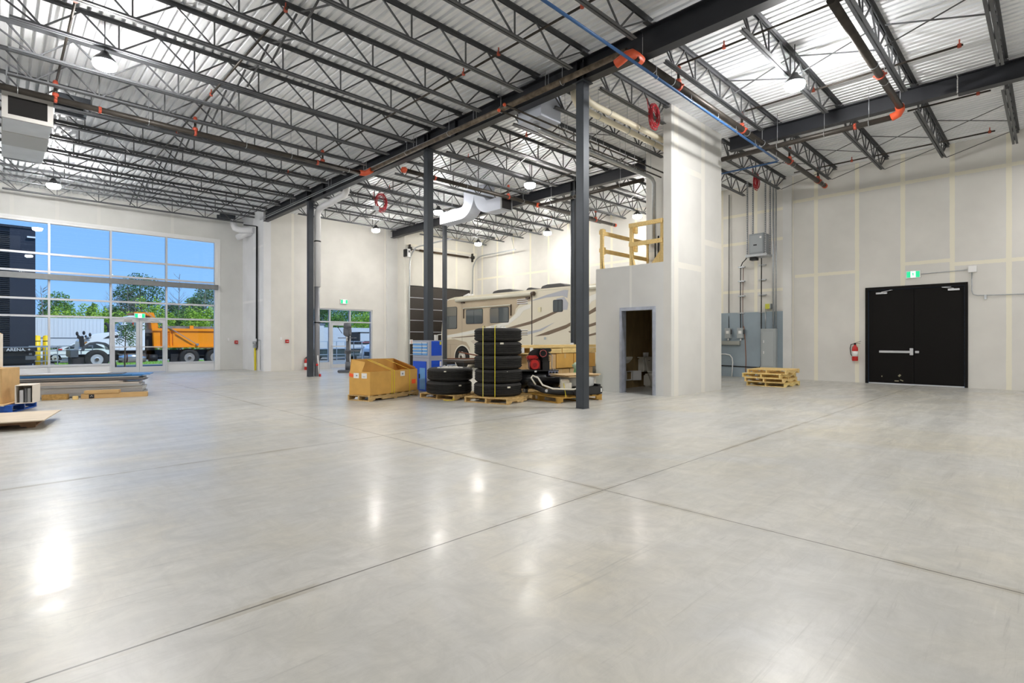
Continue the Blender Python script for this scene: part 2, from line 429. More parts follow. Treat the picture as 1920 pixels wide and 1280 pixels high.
for lf, ya, yb, yc in ((leafs[1], 3.42, 3.70, 3.30), (leafs[0], 1.78, 2.03, 2.16)):
    build('door_closer', MB().box(18.80, ya, 2.66, 18.87, yb, 2.71), chrome, lf, 0.006)
    build('closer_arm', MB().bar((18.82, (ya+yb)/2, 2.72), (18.80, yc, 2.76), 0.03, 0.012).bar((18.80, yc, 2.76), (18.86, (ya+yc)/2+0.2*(1 if yc < ya else -1)*0, 2.775), 0.03, 0.012), chrome, lf)
build('gap_light_stop', MB().box(18.92, 2.74, 0.03, 18.935, 2.84, 2.785), blk, d1)  # strip added behind the leaves to stop outside light through their gap
build('sweep', MB().box(18.85, 1.69, 0.0, 18.9, 3.89, 0.028), alu, d1)
build('scuff_marks', MB().obox((18.867, 3.13, 0.26), (0.004, 0.05, 0.07), 0, 0.7).obox((18.867, 3.2, 0.10), (0.004, 0.10, 0.03)).obox((18.867, 3.08, 0.12), (0.004, 0.08, 0.025), 0, .4).obox((18.867, 3.56, 0.22), (0.004, 0.02, 0.04)), M('chipped paint', (150, 146, 120), 0.8), leafs[1])

# large glazed opening, left
w1 = thing('window_1', 'tall aluminium framed window wall with a glazed double door', 'window', (3.0, 25.42, 0), kind='structure')
mull = [-5.8, -4.03, -2.23, -0.42, 1.38, 3.17, 5.0, 6.80]
trans = [0.36, 2.16, 2.78, 3.76, 4.40]
F0, F1 = 25.36, 25.46
build('window_frame', MB().box(-5.8, 25.3, 5.5, 6.88, 25.5, 5.58).box(6.78, 25.3, 0, 6.88, 25.5, 5.5).box(-5.8, 25.3, 0, -5.72, 25.5, 5.5), white, w1)
for x in mull[1:-1]: build('mullion', MB().box(x-0.032, F0-0.03, 0, x+0.032, F1+0.02, 5.5), alu, w1)
for i in range(len(mull)-1):
    a, b = mull[i]+0.032, mull[i+1]-0.032
    zs = list(trans)
    if i == 5: zs = [2.16, 2.78, 3.76, 4.40]
    for z in zs: build('transom', MB().box(a, F0-0.01, z-0.035, b, F1, z+0.035), alu, w1)
    if i != 5: build('kick_panel', MB().box(a, F0+0.02, 0.0, b, F1-0.01, 0.325), M('pale kick panel', (226, 228, 232), 0.5, 0.1), w1)
    zz = zs+[5.5]
    for k in range(len(zz)-1):
        build('pane', MB().box(a, 25.415, zz[k]+0.035, b, 25.421, zz[k+1]-0.035), clear, w1)
dl = [(3.2, 4.08), (4.09, 4.97)]
for n, (a, b) in enumerate(dl):
    lf = build('door_leaf', MB().box(a, 25.37, 0.02, a+0.1, 25.43, 2.12).box(b-0.1, 25.37, 0.02, b, 25.43, 2.12).box(a+0.1, 25.37, 0.02, b-0.1, 25.43, 0.24).box(a+0.1, 25.37, 1.99, b-0.1, 25.43, 2.12), alu, w1)
    build('pane', MB().box(a+0.1, 25.395, 0.24, b-0.1, 25.401, 1.99), clear, lf)
    build('push_bar', MB().box(a+0.05, 25.32, 1.0, b-0.05, 25.345, 1.04).box(a+0.03, 25.33, 0.98, a+0.07, 25.38, 1.06).box(b-0.07, 25.33, 0.98, b-0.03, 25.38, 1.06), alu, lf)
    build('door_closer', MB().box((a+b)/2-0.05, 25.31, 2.05, (a+b)/2+0.2, 25.37, 2.1), chrome, lf)
bm_ = MB().box(-5.8, 25.12, 3.46, 6.86, 25.27, 3.66)
struct('trim_3', bm_, M('grey wind girt steel', (126, 128, 130), 0.45, 0.3, noise=0.05))
struct('trim_4', MB().box(6.88, 25.28, 0, 6.98, 25.31, 5.578).box(-5.9, 25.28, 5.58, 6.98, 25.31, 5.66), white)

# side entrance
w2 = thing('window_2', 'aluminium framed glazed side entrance with one door', 'window', (11.4, 22.85, 0), kind='structure')
build('window_frame', MB().box(9.95, 22.78, 0, 10.0, 22.95, 2.72).box(12.84, 22.78, 0, 12.9, 22.95, 2.72).box(10.0, 22.78, 2.66, 12.84, 22.95, 2.72), alu, w2)
for x in (10.79, 11.77): build('mullion', MB().box(x-0.03, 22.8, 0, x+0.03, 22.93, 2.66), alu, w2)
build('transom', MB().box(10.0, 22.806, 2.09, 12.84, 22.924, 2.15), alu, w2)
for a, b in ((10.0, 10.76), (10.82, 11.74), (11.8, 12.84)): build('pane', MB().box(a, 22.86, 2.15, b, 22.866, 2.66), clear, w2)
for a, b in ((10.0, 10.76), (11.8, 12.84)):
    build('kick_panel', MB().box(a, 22.82, 0, b, 22.92, 0.30), alu, w2)
    build('pane', MB().box(a, 22.86, 0.30, b, 22.866, 2.09), clear, w2)
lf = build('door_leaf', MB().box(10.83, 22.8, 0.02, 10.93, 22.86, 2.08).box(11.63, 22.8, 0.02, 11.73, 22.86, 2.08).box(10.93, 22.8, 0.02, 11.63, 22.86, 0.2).box(10.93, 22.8, 1.96, 11.63, 22.86, 2.08), alu, w2)
build('pane', MB().box(10.93, 22.83, 0.2, 11.63, 22.836, 1.96), clear, lf)
build('push_bar', MB().box(10.88, 22.75, 0.99, 11.66, 22.775, 1.03).box(10.86, 22.76, 0.96, 10.9, 22.81, 1.06).box(11.63, 22.76, 0.96, 11.67, 22.81, 1.06), alu, lf)

# sectional garage door with high-lift tracks
d2 = thing('door_2', 'dark brown sectional garage door behind the motorhome', 'garage door', (16.4, 21.95, 0), kind='structure')
gp = M('dark brown insulated panel', (58, 52, 47), 0.55, noise=0.2, scale=30)
zz = [0.0, 0.58, 1.14, 1.70, 2.27, 2.82, 3.39, 3.97]
for k in range(7):
    pn = build('door_panel', MB().box(14.5, 22.02, zz[k]+0.012, 18.34, 22.07, zz[k+1]-0.012), gp, d2)
    build('panel_seam', MB().box(14.52, 22.0, zz[k+1]-0.02, 18.32, 22.015, zz[k+1]+0.01), alu, d2)
for x in (14.42, 18.42):
    tr = MB().box(x-0.03, 21.9, 0, x+0.03, 21.95, 3.9)
    pts = [(x, 21.9, 3.9), (x, 21.88, 4.9)] + [(x, 21.88-0.75*(1-math.cos(a)), 5.0+0.75*math.sin(a)) for a in [i*PI/12 for i in range(7)]] + [(x, 18.6, 5.78)]
    for i in range(len(pts)-1): tr.bar(pts[i], pts[i+1], 0.05, 0.05, (1, 0, 0.01))
    build('track', tr, galv, d2)
build('torsion_shaft', MB().cyl((14.5, 21.88, 5.72), (18.4, 21.88, 5.72), 0.02, seg=8).cyl((15.0, 21.88, 5.72), (18.1, 21.88, 5.72), 0.055, seg=12), M('oiled spring steel', (70, 52, 34), 0.4, 0.6), d2)
for x in (14.44, 18.42): build('cable_drum', MB().cyl((x-0.06, 21.88, 5.74), (x+0.06, 21.88, 5.74), 0.1, seg=14).box(x-0.02, 21.85, 5.5, x+0.02, 21.99, 5.95), M('dark cast drum', (50, 48, 46), 0.5, 0.5), d2)
build('track_hanger', MB().bar((18.42, 18.7, 5.8), (18.42, 18.9, 6.4), 0.03, 0.004), galv, d2)
# ------------------------------------------------------------------ roof steel
def hss(name, x, y, top, label, w=0.18):
    c = thing(name, label, 'column', (x, y, 0), 'square steel columns', 'thing')
    h = w/2
    build('shaft', MB().box(x-h, y-h, 0.012, x+h, y+h, top-0.02), steel, c, 0.006)
    build('base_plate', MB().box(x-h-0.004, y-h-0.004, 0, x+h+0.004, y+h+0.004, 0.012), steel, c)
    build('cap_plate', MB().box(x-h-0.05, y-h-0.05, top-0.02, x+h+0.05, y+h+0.05, top), steel, c)
    return c
G1X, G2X = 7.98, 13.9
hss('steel_column', G1X, 6.25, 6.18, 'dark grey steel column nearest the camera, beside the pallet of machinery')
hss('steel_column', G1X, 11.25, 6.18, 'dark grey steel column rising behind the blue tool cabinet')
hss('steel_column', G1X, 18.4, 6.18, 'dark grey steel column with a white drain pipe down its side')
hss('steel_column', G2X, 11.25, 6.28, 'dark grey steel column in front of the motorhome, behind the wooden crates', 0.15)
hss('steel_column', G2X, 18.4, 6.28, 'thin dark grey steel column seen at the front end of the motorhome', 0.15)

def girder(name, x, y0, y1, z0, z1, label, w=0.2, stiff=()):
    g = thing(name, label, 'steel beam', (x, (y0+y1)/2, z0), kind='thing')
    build('bottom_flange', MB().box(x-w/2, y0, z0, x+w/2, y1, z0+0.018), blacksteel, g)
    build('web', MB().box(x-0.006, y0, z0+0.018, x+0.006, y1, z1-0.018), blacksteel, g)
    build('top_flange', MB().box(x-w/2, y0, z1-0.018, x+w/2, y1, z1), blacksteel, g)
    for y in stiff: build('stiffener', MB().box(x-w/2+0.01, y-0.008, z0+0.018, x+w/2-0.01, y+0.008, z1-0.018), blacksteel, g)
    return g
girder('roof_girder', G1X, 4.95, 22.74, 6.18, 6.6, 'long dark steel roof beam carried by the row of three near columns', stiff=(6.17, 6.33, 10.05, 11.17, 11.33, 17.2, 18.32, 18.48))
girder('roof_girder', G1X, -2.0, 4.94, 6.14, 6.6, 'dark steel beam spliced to the near beam beside the orange pipe elbow')
girder('roof_girder', G2X, 8.4, 22.62, 6.28, 6.62, 'dark steel roof beam above the motorhome ending at the entrance wall', stiff=(11.17, 11.33, 18.32, 18.48))
girder('roof_girder', G2X, 1.36, 5.98, 6.28, 6.62, 'black steel roof beam starting at the tall plasterboard tower')
girder('roof_girder', G2X, -3.0, 1.34, 6.24, 6.62, 'black steel roof beam spliced on above the black double door')

# open-web joists: one prototype per bay, copied
def make_joist(name, x0, x1, b0, b1, pts, cat='roof joist'):
    root = thing(name, 'x', cat, (0, 0, 0), None, 'thing')
    zt, zb = 6.665, 6.235
    tcm = MB()
    for s in (-1, 1):
        tcm.box(x0, s*0.012, ZC-0.008, x1, s*0.062, ZC); tcm.box(x0, s*0.012, ZC-0.058, x1, s*0.018, ZC-0.008)
    build('top_chord', tcm, joistm, root)
    bcm = MB()
    for s in (-1, 1):
        bcm.box(b0, s*0.010, 6.20, b1, s*0.055, 6.207); bcm.box(b0, s*0.010, 6.207, b1, s*0.016, 6.25)
    build('bottom_chord', bcm, joistm, root)
    tops = [x0+0.12] + [(pts[i]+pts[i+1])/2 for i in range(len(pts)-1)] + [x1-0.12]
    for i, px in enumerate(pts):
        for tx in (tops[i], tops[i+1]):
            d = 0.04 if tx > px else -0.04
            build('diagonal_web', MB().bar((px+d, 0, zb), (tx, 0, zt), 0.024, 0.024), joistm, root)
        if 0 < i < len(pts)-1: build('vertical_web', MB().bar((px, 0, zb), (px, 0, zt), 0.022, 0.022), joistm, root)
    for e, px in ((x0, pts[0]), (x1, pts[-1])):
        build('end_web', MB().bar((px, 0, zb), (e+(px-e)*0.55, 0, zt), 0.026, 0.026), joistm, root)
    for e in (x0, x1): build('bearing_seat', MB().box(min(e, e+(0.16 if e == x0 else -0.16)), -0.05, 6.622, max(e, e+(0.16 if e == x0 else -0.16)), 0.05, ZC-0.06), joistm, root)
    return root
def lay(proto, ys, lab, group):
    for i, y in enumerate(ys):
        o = proto if i == 0 else copy_tree(proto)
        o.location = (0, y, 0); o['label'] = lab(i, y); o['group'] = group
LY = [23.8, 22.45, 21.1, 19.75, 18.4, 17.1, 15.9, 14.7, 13.5, 12.3, 11.1, 9.85, 8.6, 7.35, 6.1, 4.77]
pL = make_joist('roof_joist', -0.35, G1X-0.04, 0.15, 7.45, [0.5, 1.5, 2.63, 3.76, 4.88, 6.02, 7.05])
lay(pL, LY, lambda i, y: f'grey open-web roof joist of the left bay, {ORD[i]} from the window wall', 'open-web joists of the left bay')
MY = [20.6, 19.25, 17.9, 16.7, 15.5, 13.6, 12.35, 11.1, 9.85, 8.6, 7.35, 4.77, 3.43, 2.05, 0.66]
pM = make_joist('roof_joist', G1X+0.04, G2X-0.04, 8.45, 12.85, [8.75, 9.55, 10.62, 11.68, 12.55])
lay(pM, MY, lambda i, y: f'grey open-web roof joist of the middle bay, {ORD[i]} from the side entrance wall', 'open-web joists of the middle bay')
pS = make_joist('roof_joist', G1X+0.04, 11.04, 8.45, 10.88, [8.75, 9.55, 10.5])
lay(pS, [6.18], lambda i, y: 'short open-web roof joist running from the nearest column to the tower', None)
RY_ = [20.6, 19.25, 17.9, 16.7, 15.4, 14.2, 13.3, 12.1, 11.1, 9.85, 8.6, 7.35, 6.23, 4.77, 3.43, 2.05, 0.66]
pR = make_joist('roof_joist', G2X+0.04, 18.84, 14.13, 18.26, [14.5, 15.35, 16.3, 17.2, 17.95])
lay(pR, RY_, lambda i, y: f'grey open-web roof joist of the right bay, {ORD[i]} from the garage door wall', 'open-web joists of the right bay')

# cross bridging between neighbouring joists
def bridging(x, ys, lab, grp):
    ys = sorted(ys, reverse=True)
    for i in range(len(ys)-1):
        a, b = ys[i], ys[i+1]
        if a-b > 1.6: continue
        t = thing('cross_bridging', lab(i), 'bridging', (x, (a+b)/2, 6.2), grp, 'thing')
        build('angle_bar', MB().bar((x, a-0.06, 6.26), (x, b+0.06, 6.64), 0.035, 0.008), joistm, t)
        build('angle_bar', MB().bar((x+0.04, a-0.06, 6.64), (x+0.04, b+0.06, 6.26), 0.045, 0.010), joistm, t)
bridging(3.53, LY, lambda i: f'crossed bridging bars midway along the left bay, {ORD[i]} gap from the window wall', 'cross bridging in the left bay')
bridging(10.75, MY, lambda i: f'crossed bridging bars midway along the middle bay, {ORD[i]} gap from the entrance wall', 'cross bridging in the middle bay')
bridging(16.35, RY_, lambda i: f'crossed bridging bars midway along the right bay, {ORD[i]} gap from the garage wall', 'cross bridging in the right bay')

for i in range(12, len(RY_)-1):
    tag(build('wall_brace', MB().bar((18.34, RY_[i]-0.03, 6.215), (18.5, RY_[i+1]+0.05, 6.62), 0.04, 0.010), joistm), f'single slanting brace by the right wall, {ORD[i-12]} from the mezzanine side', 'brace', 'slanting braces along the right wall')
# ------------------------------------------------------------------ sprinkler mains
def hanger(root, x, y, z, r, zt=ZC):
    m = MB().cyl((x, y, z+r), (x, y, zt), 0.005, seg=6)
    ring = [(x, y+math.cos(a)*(r+0.008), z+math.sin(a)*(r+0.008)) for a in [i*2*PI/14 for i in range(15)]]
    return build('hanger', m.tube(ring, 0.006, 6), galv, root)
def hanger_y(root, x, y, z, r, zt=ZC):
    m = MB().cyl((x, y, z+r), (x, y, zt), 0.005, seg=6)
    ring = [(x+math.cos(a)*(r+0.008), y, z+math.sin(a)*(r+0.008)) for a in [i*2*PI/14 for i in range(15)]]
    return build('hanger', m.tube(ring, 0.006, 6), galv, root)
def coupling(root, p, axis, r=0.07):
    d = Vector({'x': (0.026, 0, 0), 'y': (0, 0.026, 0)}[axis]); p = Vector(p)
    m = MB().cyl(p-d, p+d, r, seg=14)
    s = Vector({'x': (0, r+0.012, 0), 'y': (r+0.012, 0, 0)}[axis])
    m.cyl(p+s-d*0.7, p+s+d*0.7, 0.018, seg=8).cyl(p-s-d*0.7, p-s+d*0.7, 0.018, seg=8)
    return build('coupling', m, orange2, root)
def riser(root, x, y, z0, z1):
    r = build('riser', MB().cyl((x, y, z0), (x, y, z1), 0.026, seg=10), pipeblk, root)
    build('fitting', MB().cyl((x, y, z0+0.03), (x, y, z0+0.1), 0.05, seg=10).cyl((x-0.05, y, z0+0.06), (x+0.05, y, z0+0.06), 0.036, seg=10), orange2, r)
    build('fitting', MB().cyl((x, y, z1-0.08), (x, y, z1), 0.045, seg=10).ball((x, y, z1), 0.042), orange2, r)

a = thing('sprinkler_main', 'thick black sprinkler pipe crossing the left bay under the joists', 'pipe', (3.7, 13.86, 6.02), kind='thing')
build('pipe', MB().cyl((-0.4, 13.86, 6.08), (7.5, 13.86, 6.08), 0.062, seg=16), pipeblk, a)
for x in (0.85, 1.55, 3.3, 6.2): coupling(a, (x, 13.86, 6.08), 'x')
for x in (0.85, 3.3, 6.35): riser(a, x, 13.86, 6.1, 6.42)
for x in (0.3, 2.4, 4.4, 5.5, 7.1): hanger(a, x, 13.86, 6.08, 0.062)
build('elbow', MB().tube([(7.45, 13.86, 6.08), (7.6, 13.83, 6.09), (7.66, 13.74, 6.12), (7.68, 13.6, 6.15)], 0.078, 14), orange, a)

a = thing('sprinkler_main', 'black sprinkler pipe crossing above the white forked duct', 'pipe', (11, 12.66, 6.0), kind='thing')
build('pipe', MB().cyl((8.2, 12.66, 6.04), (18.3, 12.66, 6.04), 0.06, seg=16), pipeblk, a)
build('end_cap', MB().cyl((8.1, 12.66, 6.04), (8.2, 12.66, 6.04), 0.078, seg=14).ball((8.14, 12.6, 6.04), 0.07), orange, a)
build('end_cap', MB().cyl((18.28, 12.66, 6.04), (18.36, 12.66, 6.04), 0.072, seg=14), orange, a)
for x in (9.2, 12.2, 13.6, 17.0): coupling(a, (x, 12.66, 6.04), 'x')
for x in (12.2, 17.0): riser(a, x, 12.66, 6.06, 6.42)
for x in (8.9, 10.4, 12.9, 14.6, 16.4, 18.1): hanger(a, x, 12.66, 6.04, 0.06)

a = thing('sprinkler_main', 'black sprinkler pipe running right from the orange elbow at the near beam', 'pipe', (12.8, 4.93, 6.0), kind='thing')
build('pipe', MB().cyl((7.72, 4.93, 6.08), (18.3, 4.93, 6.06), 0.062, seg=16), pipeblk, a)
build('elbow', MB().tube([(7.92, 4.93, 6.08), (7.76, 4.93, 6.10), (7.65, 4.945, 6.11), (7.585, 5.0, 6.08), (7.56, 5.09, 6.03), (7.55, 5.2, 5.99)], 0.074, 16), orange, a)
for x in (9.2, 12.15, 15.2, 17.65): coupling(a, (x, 4.93, 6.07), 'x', 0.08)
build('end_cap', MB().cyl((18.27, 4.93, 6.06), (18.36, 4.93, 6.06), 0.075, seg=14), orange, a)
for x in (9.2, 12.1, 15.2, 17.65): riser(a, x, 4.93, 6.1, 6.42)
for x in (8.3, 8.95, 12.4, 13.3, 15.5, 18.0): hanger(a, x, 4.93, 6.07, 0.062)

a = thing('sprinkler_main', 'thick black sprinkler pipe at top right ending at the second beam', 'pipe', (11, 2.18, 6.0), kind='thing')
build('pipe', MB().cyl((8.4, 2.18, 6.08), (13.3, 2.18, 6.05), 0.062, seg=16), pipeblk, a)
build('elbow', MB().tube([(13.15, 2.18, 6.05), (13.28, 2.19, 6.02), (13.35, 2.24, 5.97), (13.35, 2.36, 5.93)], 0.08, 14), orange, a)
coupling(a, (11.4, 2.18, 6.07), 'x', 0.08)
for x in (10.9, 11.75, 13.2): hanger(a, x, 2.18, 6.07, 0.062)

a = thing('sprinkler_main', 'black sprinkler pipe along the second beam, its open end beside the tower', 'pipe', (13.6, 4.2, 6.0), kind='thing')
build('pipe', MB().cyl((13.35, 2.3, 5.93), (13.35, 5.95, 5.93), 0.058, seg=16), pipeblk, a)
coupling(a, (13.35, 3.0, 5.93), 'y')
for y in (2.75, 3.6, 4.6): hanger_y(a, 13.35, y, 5.93, 0.058)
a = thing('sprinkler_main', 'black sprinkler pipe along the second beam between duct and mezzanine', 'pipe', (13.62, 10.6, 5.95), kind='thing')
build('pipe', MB().cyl((13.6, 8.4, 6.0), (13.6, 12.55, 6.0), 0.055, seg=16), pipeblk, a)
build('elbow', MB().ball((13.6, 12.62, 6.02), 0.085), orange, a)
for y in (9.2, 11.0, 12.0): hanger_y(a, 13.6, y, 6.0, 0.055)
a = thing('sprinkler_main', 'rusty brown sprinkler pipe along the left face of the near beam', 'pipe', (7.7, 9.5, 6.15), kind='thing')
build('pipe', MB().cyl((7.66, 5.05, 6.2), (7.7, 13.65, 6.17), 0.055, seg=16), M('rusty pipe', (104, 92, 78), 0.5, 0.3, noise=0.4, scale=9), a)
for y in (6.5, 8.2, 10.0, 11.8): hanger_y(a, 7.68, y, 6.185, 0.055)
for k, (dx, z, lb) in enumerate(((-0.13, 6.34, 'upper thin steel conduit along the left face of the near beam'), (-0.22, 6.26, 'lower thin steel conduit along the left face of the near beam'))):
    a = thing('conduit_run', lb, 'conduit', (G1X+dx, 14, z), 'conduits along the near beam', 'thing')
    build('pipe', MB().cyl((G1X+dx, 5.6, z), (G1X+dx, 22.7, z-0.05*k), 0.016, seg=8), galv, a)
    for y in (7.0, 9.2, 11.6, 14.2, 16.5, 19.6): build('clip', MB().cyl((G1X+dx, y, z), (G1X+dx, y, 6.6), 0.006, seg=6), galv, a)

# thin branch lines with upright heads
def branch(x, ya, yb, heads, label, z=6.47):
    a = thing('sprinkler_branch', label, 'sprinkler pipe', (x, (ya+yb)/2, z), 'sprinkler branch lines', 'thing')
    build('pipe', MB().cyl((x, ya, z), (x, yb, z), 0.02, seg=8), pipeblk, a)
    for y in heads:
        h = build('sprinkler_head', MB().cyl((x, y, z-0.03), (x, y, z+0.03), 0.032, seg=8).cyl((x, y, z+0.03), (x, y, z+0.11), 0.012, seg=6), orange2, a)
    return a
branch(0.87, 8.0, 19.0, (10.4, 16.9), 'thin sprinkler branch pipe above the grey return duct')
branch(3.25, 8.3, 18.6, (8.4, 12.4, 15.3), 'thin sprinkler branch pipe through the middle of the left bay')
branch(6.5, 4.6, 19.2, (5.1, 7.0, 8.0, 16.6), 'thin sprinkler branch pipe of the left bay close to the near beam')
branch(9.2, 1.2, 4.95, (4.06, 1.3), 'thin sprinkler branch pipe just right of the near beam')
branch(12.12, 1.1, 4.95, (3.47, 1.15), 'thin sprinkler branch pipe passing below the bright right lamp')
branch(14.75, 0.9, 2.3, (1.1,), 'short sprinkler branch pipe beyond the second beam')
branch(17.68, 1.0, 5.6, (4.06, 1.1), 'thin sprinkler branch pipe nearest the right wall')
branch(9.6, 8.2, 16.5, (9.3, 11.6, 15.8), 'thin sprinkler branch pipe in the middle bay beside the near beam')
branch(12.8, 8.6, 17.5, (9.9, 13.9), 'thin sprinkler branch pipe above the white forked duct')
branch(17.0, 8.0, 18.0, (10.2, 15.0), 'thin sprinkler branch pipe above the motorhome')

# blue pipe
a = thing('blue_pipe', 'slim blue pipe hung below the joists with a right-angle turn', 'pipe', (12, 5.1, 6.05), kind='thing')
build('pipe', MB().tube([(4.5, 4.76, 5.85), (14.2, 4.88, 5.85), (14.27, 4.93, 5.85), (14.22, 6.5, 5.85)], 0.024, 10), bluepipe, a)
for x in (8.2, 9.5, 10.7, 11.6, 12.7, 14.1): hanger(a, x, 4.76+0.0124*(x-4.5), 5.85, 0.024, 5.98 if x < 14 else ZC)

# twin cream pvc mains above the washroom
for y, lb in ((6.5, 'nearer of the two cream plastic pipes passing behind the nearest column'), (6.78, 'farther of the two cream plastic pipes passing behind the nearest column')):
    a = thing('plastic_pipe', lb, 'pipe', (11, y, 6.0), 'cream plastic pipes', 'thing')
    build('pipe', MB().tube([(8.35, y+0.02, 6.42), (8.4, y+0.01, 6.2), (8.5, y, 6.08), (8.7, y, 6.06), (13.4, y, 6.06)], 0.062, 16), pvcb, a)
    for x in (9.2, 10.3, 11.4, 12.6): hanger(a, x, y, 6.06, 0.062)
for y, z, lb in ((7.5, 5.9, 'upper thin black gas pipe crossing from the near beam to the mezzanine'), (7.66, 5.84, 'lower thin black gas pipe crossing from the near beam to the mezzanine')):
    a = thing('gas_pipe', lb, 'pipe', (10, y, z), 'thin black gas pipes', 'thing')
    build('pipe', MB().cyl((7.15, y, z), (13.3, y, z), 0.02, seg=8), pipeblk, a)
    build('elbow', MB().ball((7.12, y, z), 0.035), orange, a)
    for x in (8.95, 10.1, 11.3, 12.5): hanger(a, x, y, z, 0.02)
a = thing('vent_pipe', 'galvanised vent pipe running to the mezzanine and turning down', 'vent pipe', (11, 7.75, 5.9), kind='thing')
build('pipe', MB().tube([(8.35, 7.8, 5.97), (8.37, 7.8, 5.9), (8.46, 7.8, 5.85), (8.8, 7.8, 5.84), (12.9, 7.82, 5.82), (13.08, 7.81, 5.79), (13.17, 7.8, 5.68), (13.18, 7.8, 4.1)], 0.055, 14), galv, a)
for x in (9.4, 10.8, 12.2): hanger(a, x, 7.805, 5.835, 0.055)
a = thing('small_duct', 'small white insulated duct box hung under the near beam', 'duct', (8.4, 7.6, 6.0), kind='thing')
build('duct_body', MB().box(8.12, 7.45, 5.98, 8.75, 8.12, 6.68), ductm, a)
build('outlet_collar', MB().cyl((8.35, 7.8, 5.955), (8.35, 7.8, 5.98), 0.09, seg=14), galv, a)
# ------------------------------------------------------------------ ducts
d = thing('forked_duct', 'white forked air duct hanging under the joists before the motorhome', 'duct', (12.35, 14.35, 5.6), kind='thing')
def fork_outline():
    c, n = 14.35, 10                      # centre, neck; arms run along Y, throat curves between neck and arms
    zt, zb, hw = 6.12, 5.70, 0.56
    out = [(c+hw, 6.68), (c+hw, 6.3)]
    out += [(c+hw+0.18*(1-math.cos(a)), 6.3-0.18*math.sin(a)) for a in [i*PI/2/6 for i in range(1, 7)]]
    out += [(16.35, zt), (16.35, zb), (c+0.75, zb)]
    out += [(c+0.75*(1-math.sin(a)), zb+0.75*(1-math.cos(a))) for a in [i*PI/2/n for i in range(1, n+1)]]
    out += [(c-0.75*(1-math.sin(a)), zb+0.75*(1-math.cos(a))) for a in [i*PI/2/n for i in range(n, -1, -1)]]
    out += [(12.95, zb), (12.95, zt), (c-hw-0.18, zt)]
    out += [(c-hw-0.18*(1-math.sin(a)), 6.3-0.18*math.cos(a)) for a in [i*PI/2/6 for i in range(1, 7)]]
    out += [(c-hw, 6.68)]
    return out
build('duct_body', MB().prism(fork_outline(), 12.12, 12.6, 'yz'), ductm, d)
fl = MB().box(12.1, 12.9, 5.68, 12.13, 12.95, 6.14).box(12.59, 12.9, 5.68, 12.62, 12.95, 6.14).box(12.13, 12.9, 5.68, 12.59, 12.95, 5.72).box(12.13, 12.9, 6.10, 12.59, 12.95, 6.14)
build('outlet_flange', fl, galv, d)
build('outlet_shade_plate', MB().box(12.14, 12.925, 5.73, 12.58, 12.948, 6.09), M('painted duct mouth shade', (22, 20, 20), 0.9), d)  # near-black plate paints the shade of the hollow outlet
for y in (13.2, 15.9): build('hanger_strap', MB().box(12.35, y-0.01, 6.12, 12.37, y+0.01, 6.69), galv, d)

d = thing('return_duct', 'large grey duct with a dark open mouth at the upper left', 'duct', (0.45, 15.8, 5.6), kind='thing')
dl_ = M('bright sheet metal', (232, 235, 238), 0.4, 0.2, noise=0.05, scale=2)
build('duct_body', MB().box(0.1, 14.24, 5.64, 0.82, 15.2, 6.1), dl_, d); build('duct_tail', MB().box(0.1, 16.2, 5.64, 0.82, 17.4, 6.1), dl_, d)
build('duct_section', MB().box(0.09, 15.2, 5.62, 0.83, 16.2, 6.12), M('dull sheet metal', (196, 197, 196), 0.5, 0.2), d)
build('mouth_flange', MB().box(0.08, 14.2, 5.62, 0.17, 14.24, 6.14).box(0.75, 14.2, 5.62, 0.84, 14.24, 6.14).box(0.17, 14.2, 5.62, 0.75, 14.24, 5.70).box(0.17, 14.2, 6.06, 0.75, 14.24, 6.14), M('flange grey', (178, 176, 172), 0.5, 0.3), d)
build('mouth_shade_plate', MB().box(0.17, 14.21, 5.70, 0.75, 14.236, 6.06), M('painted duct mouth shade', (22, 20, 20), 0.9), d)  # dark plate over the solid end, painted as shade inside the mouth
for y in (14.3, 16.6): build('hanger_strap', MB().box(0.14, y, 6.1, 0.17, y+0.02, 6.69).box(0.75, y, 6.1, 0.78, y+0.02, 6.69), galv, d)
d = thing('curb_frame', 'short dark steel roof opening frame beside the grey duct', 'steel frame', (1.0, 16.0, 6.3), kind='thing')
build('channel', MB().box(0.95, 14.85, 6.42, 1.5, 14.95, 6.6), steel, d); build('channel', MB().box(0.95, 15.68, 6.42, 1.5, 15.78, 6.6), steel, d)
build('channel', MB().box(1.45, 14.95, 6.45, 1.5, 15.68, 6.6), galv, d)
d = thing('curb_frame', 'short dark steel roof opening frame above the white drain elbow by the window wall', 'steel frame', (6.8, 24.5, 6.3), kind='thing')
build('channel', MB().box(6.7, 24.3, 6.42, 7.3, 24.36, 6.6), steel, d); build('channel', MB().box(6.7, 24.7, 6.42, 7.3, 24.76, 6.6), steel, d)

# drain pipes
a = thing('drain_pipe', 'white drain pipe bending from the beam down the side of a column', 'drain pipe', (8.22, 18.3, 0), kind='thing')
X8 = 8.24
build('pipe', MB().tube([(X8, 16.2, 6.6), (X8, 16.2, 6.32), (X8, 16.24, 6.17), (X8, 16.4, 6.08), (X8, 17.95, 6.0), (X8, 18.22, 5.96), (X8, 18.36, 5.86), (X8, 18.4, 5.7), (X8, 18.4, 3.2)], 0.11, 18), pvcw, a)
build('lower_pipe', MB().cyl((X8-0.02, 18.4, 0), (X8-0.02, 18.4, 3.2), 0.095, seg=18), M('grey drain sleeve', (150, 152, 158), 0.4, 0.2), a)
for z in (1.9, 4.8): build('pipe_clamp', MB().cyl((X8, 18.4, z), (X8, 18.4, z+0.04), 0.118, seg=16), black, a)
a = thing('drain_pipe', 'fat white drain pipe elbow entering the white wall by the window wall', 'drain pipe', (7.4, 24.4, 5.6), kind='thing')
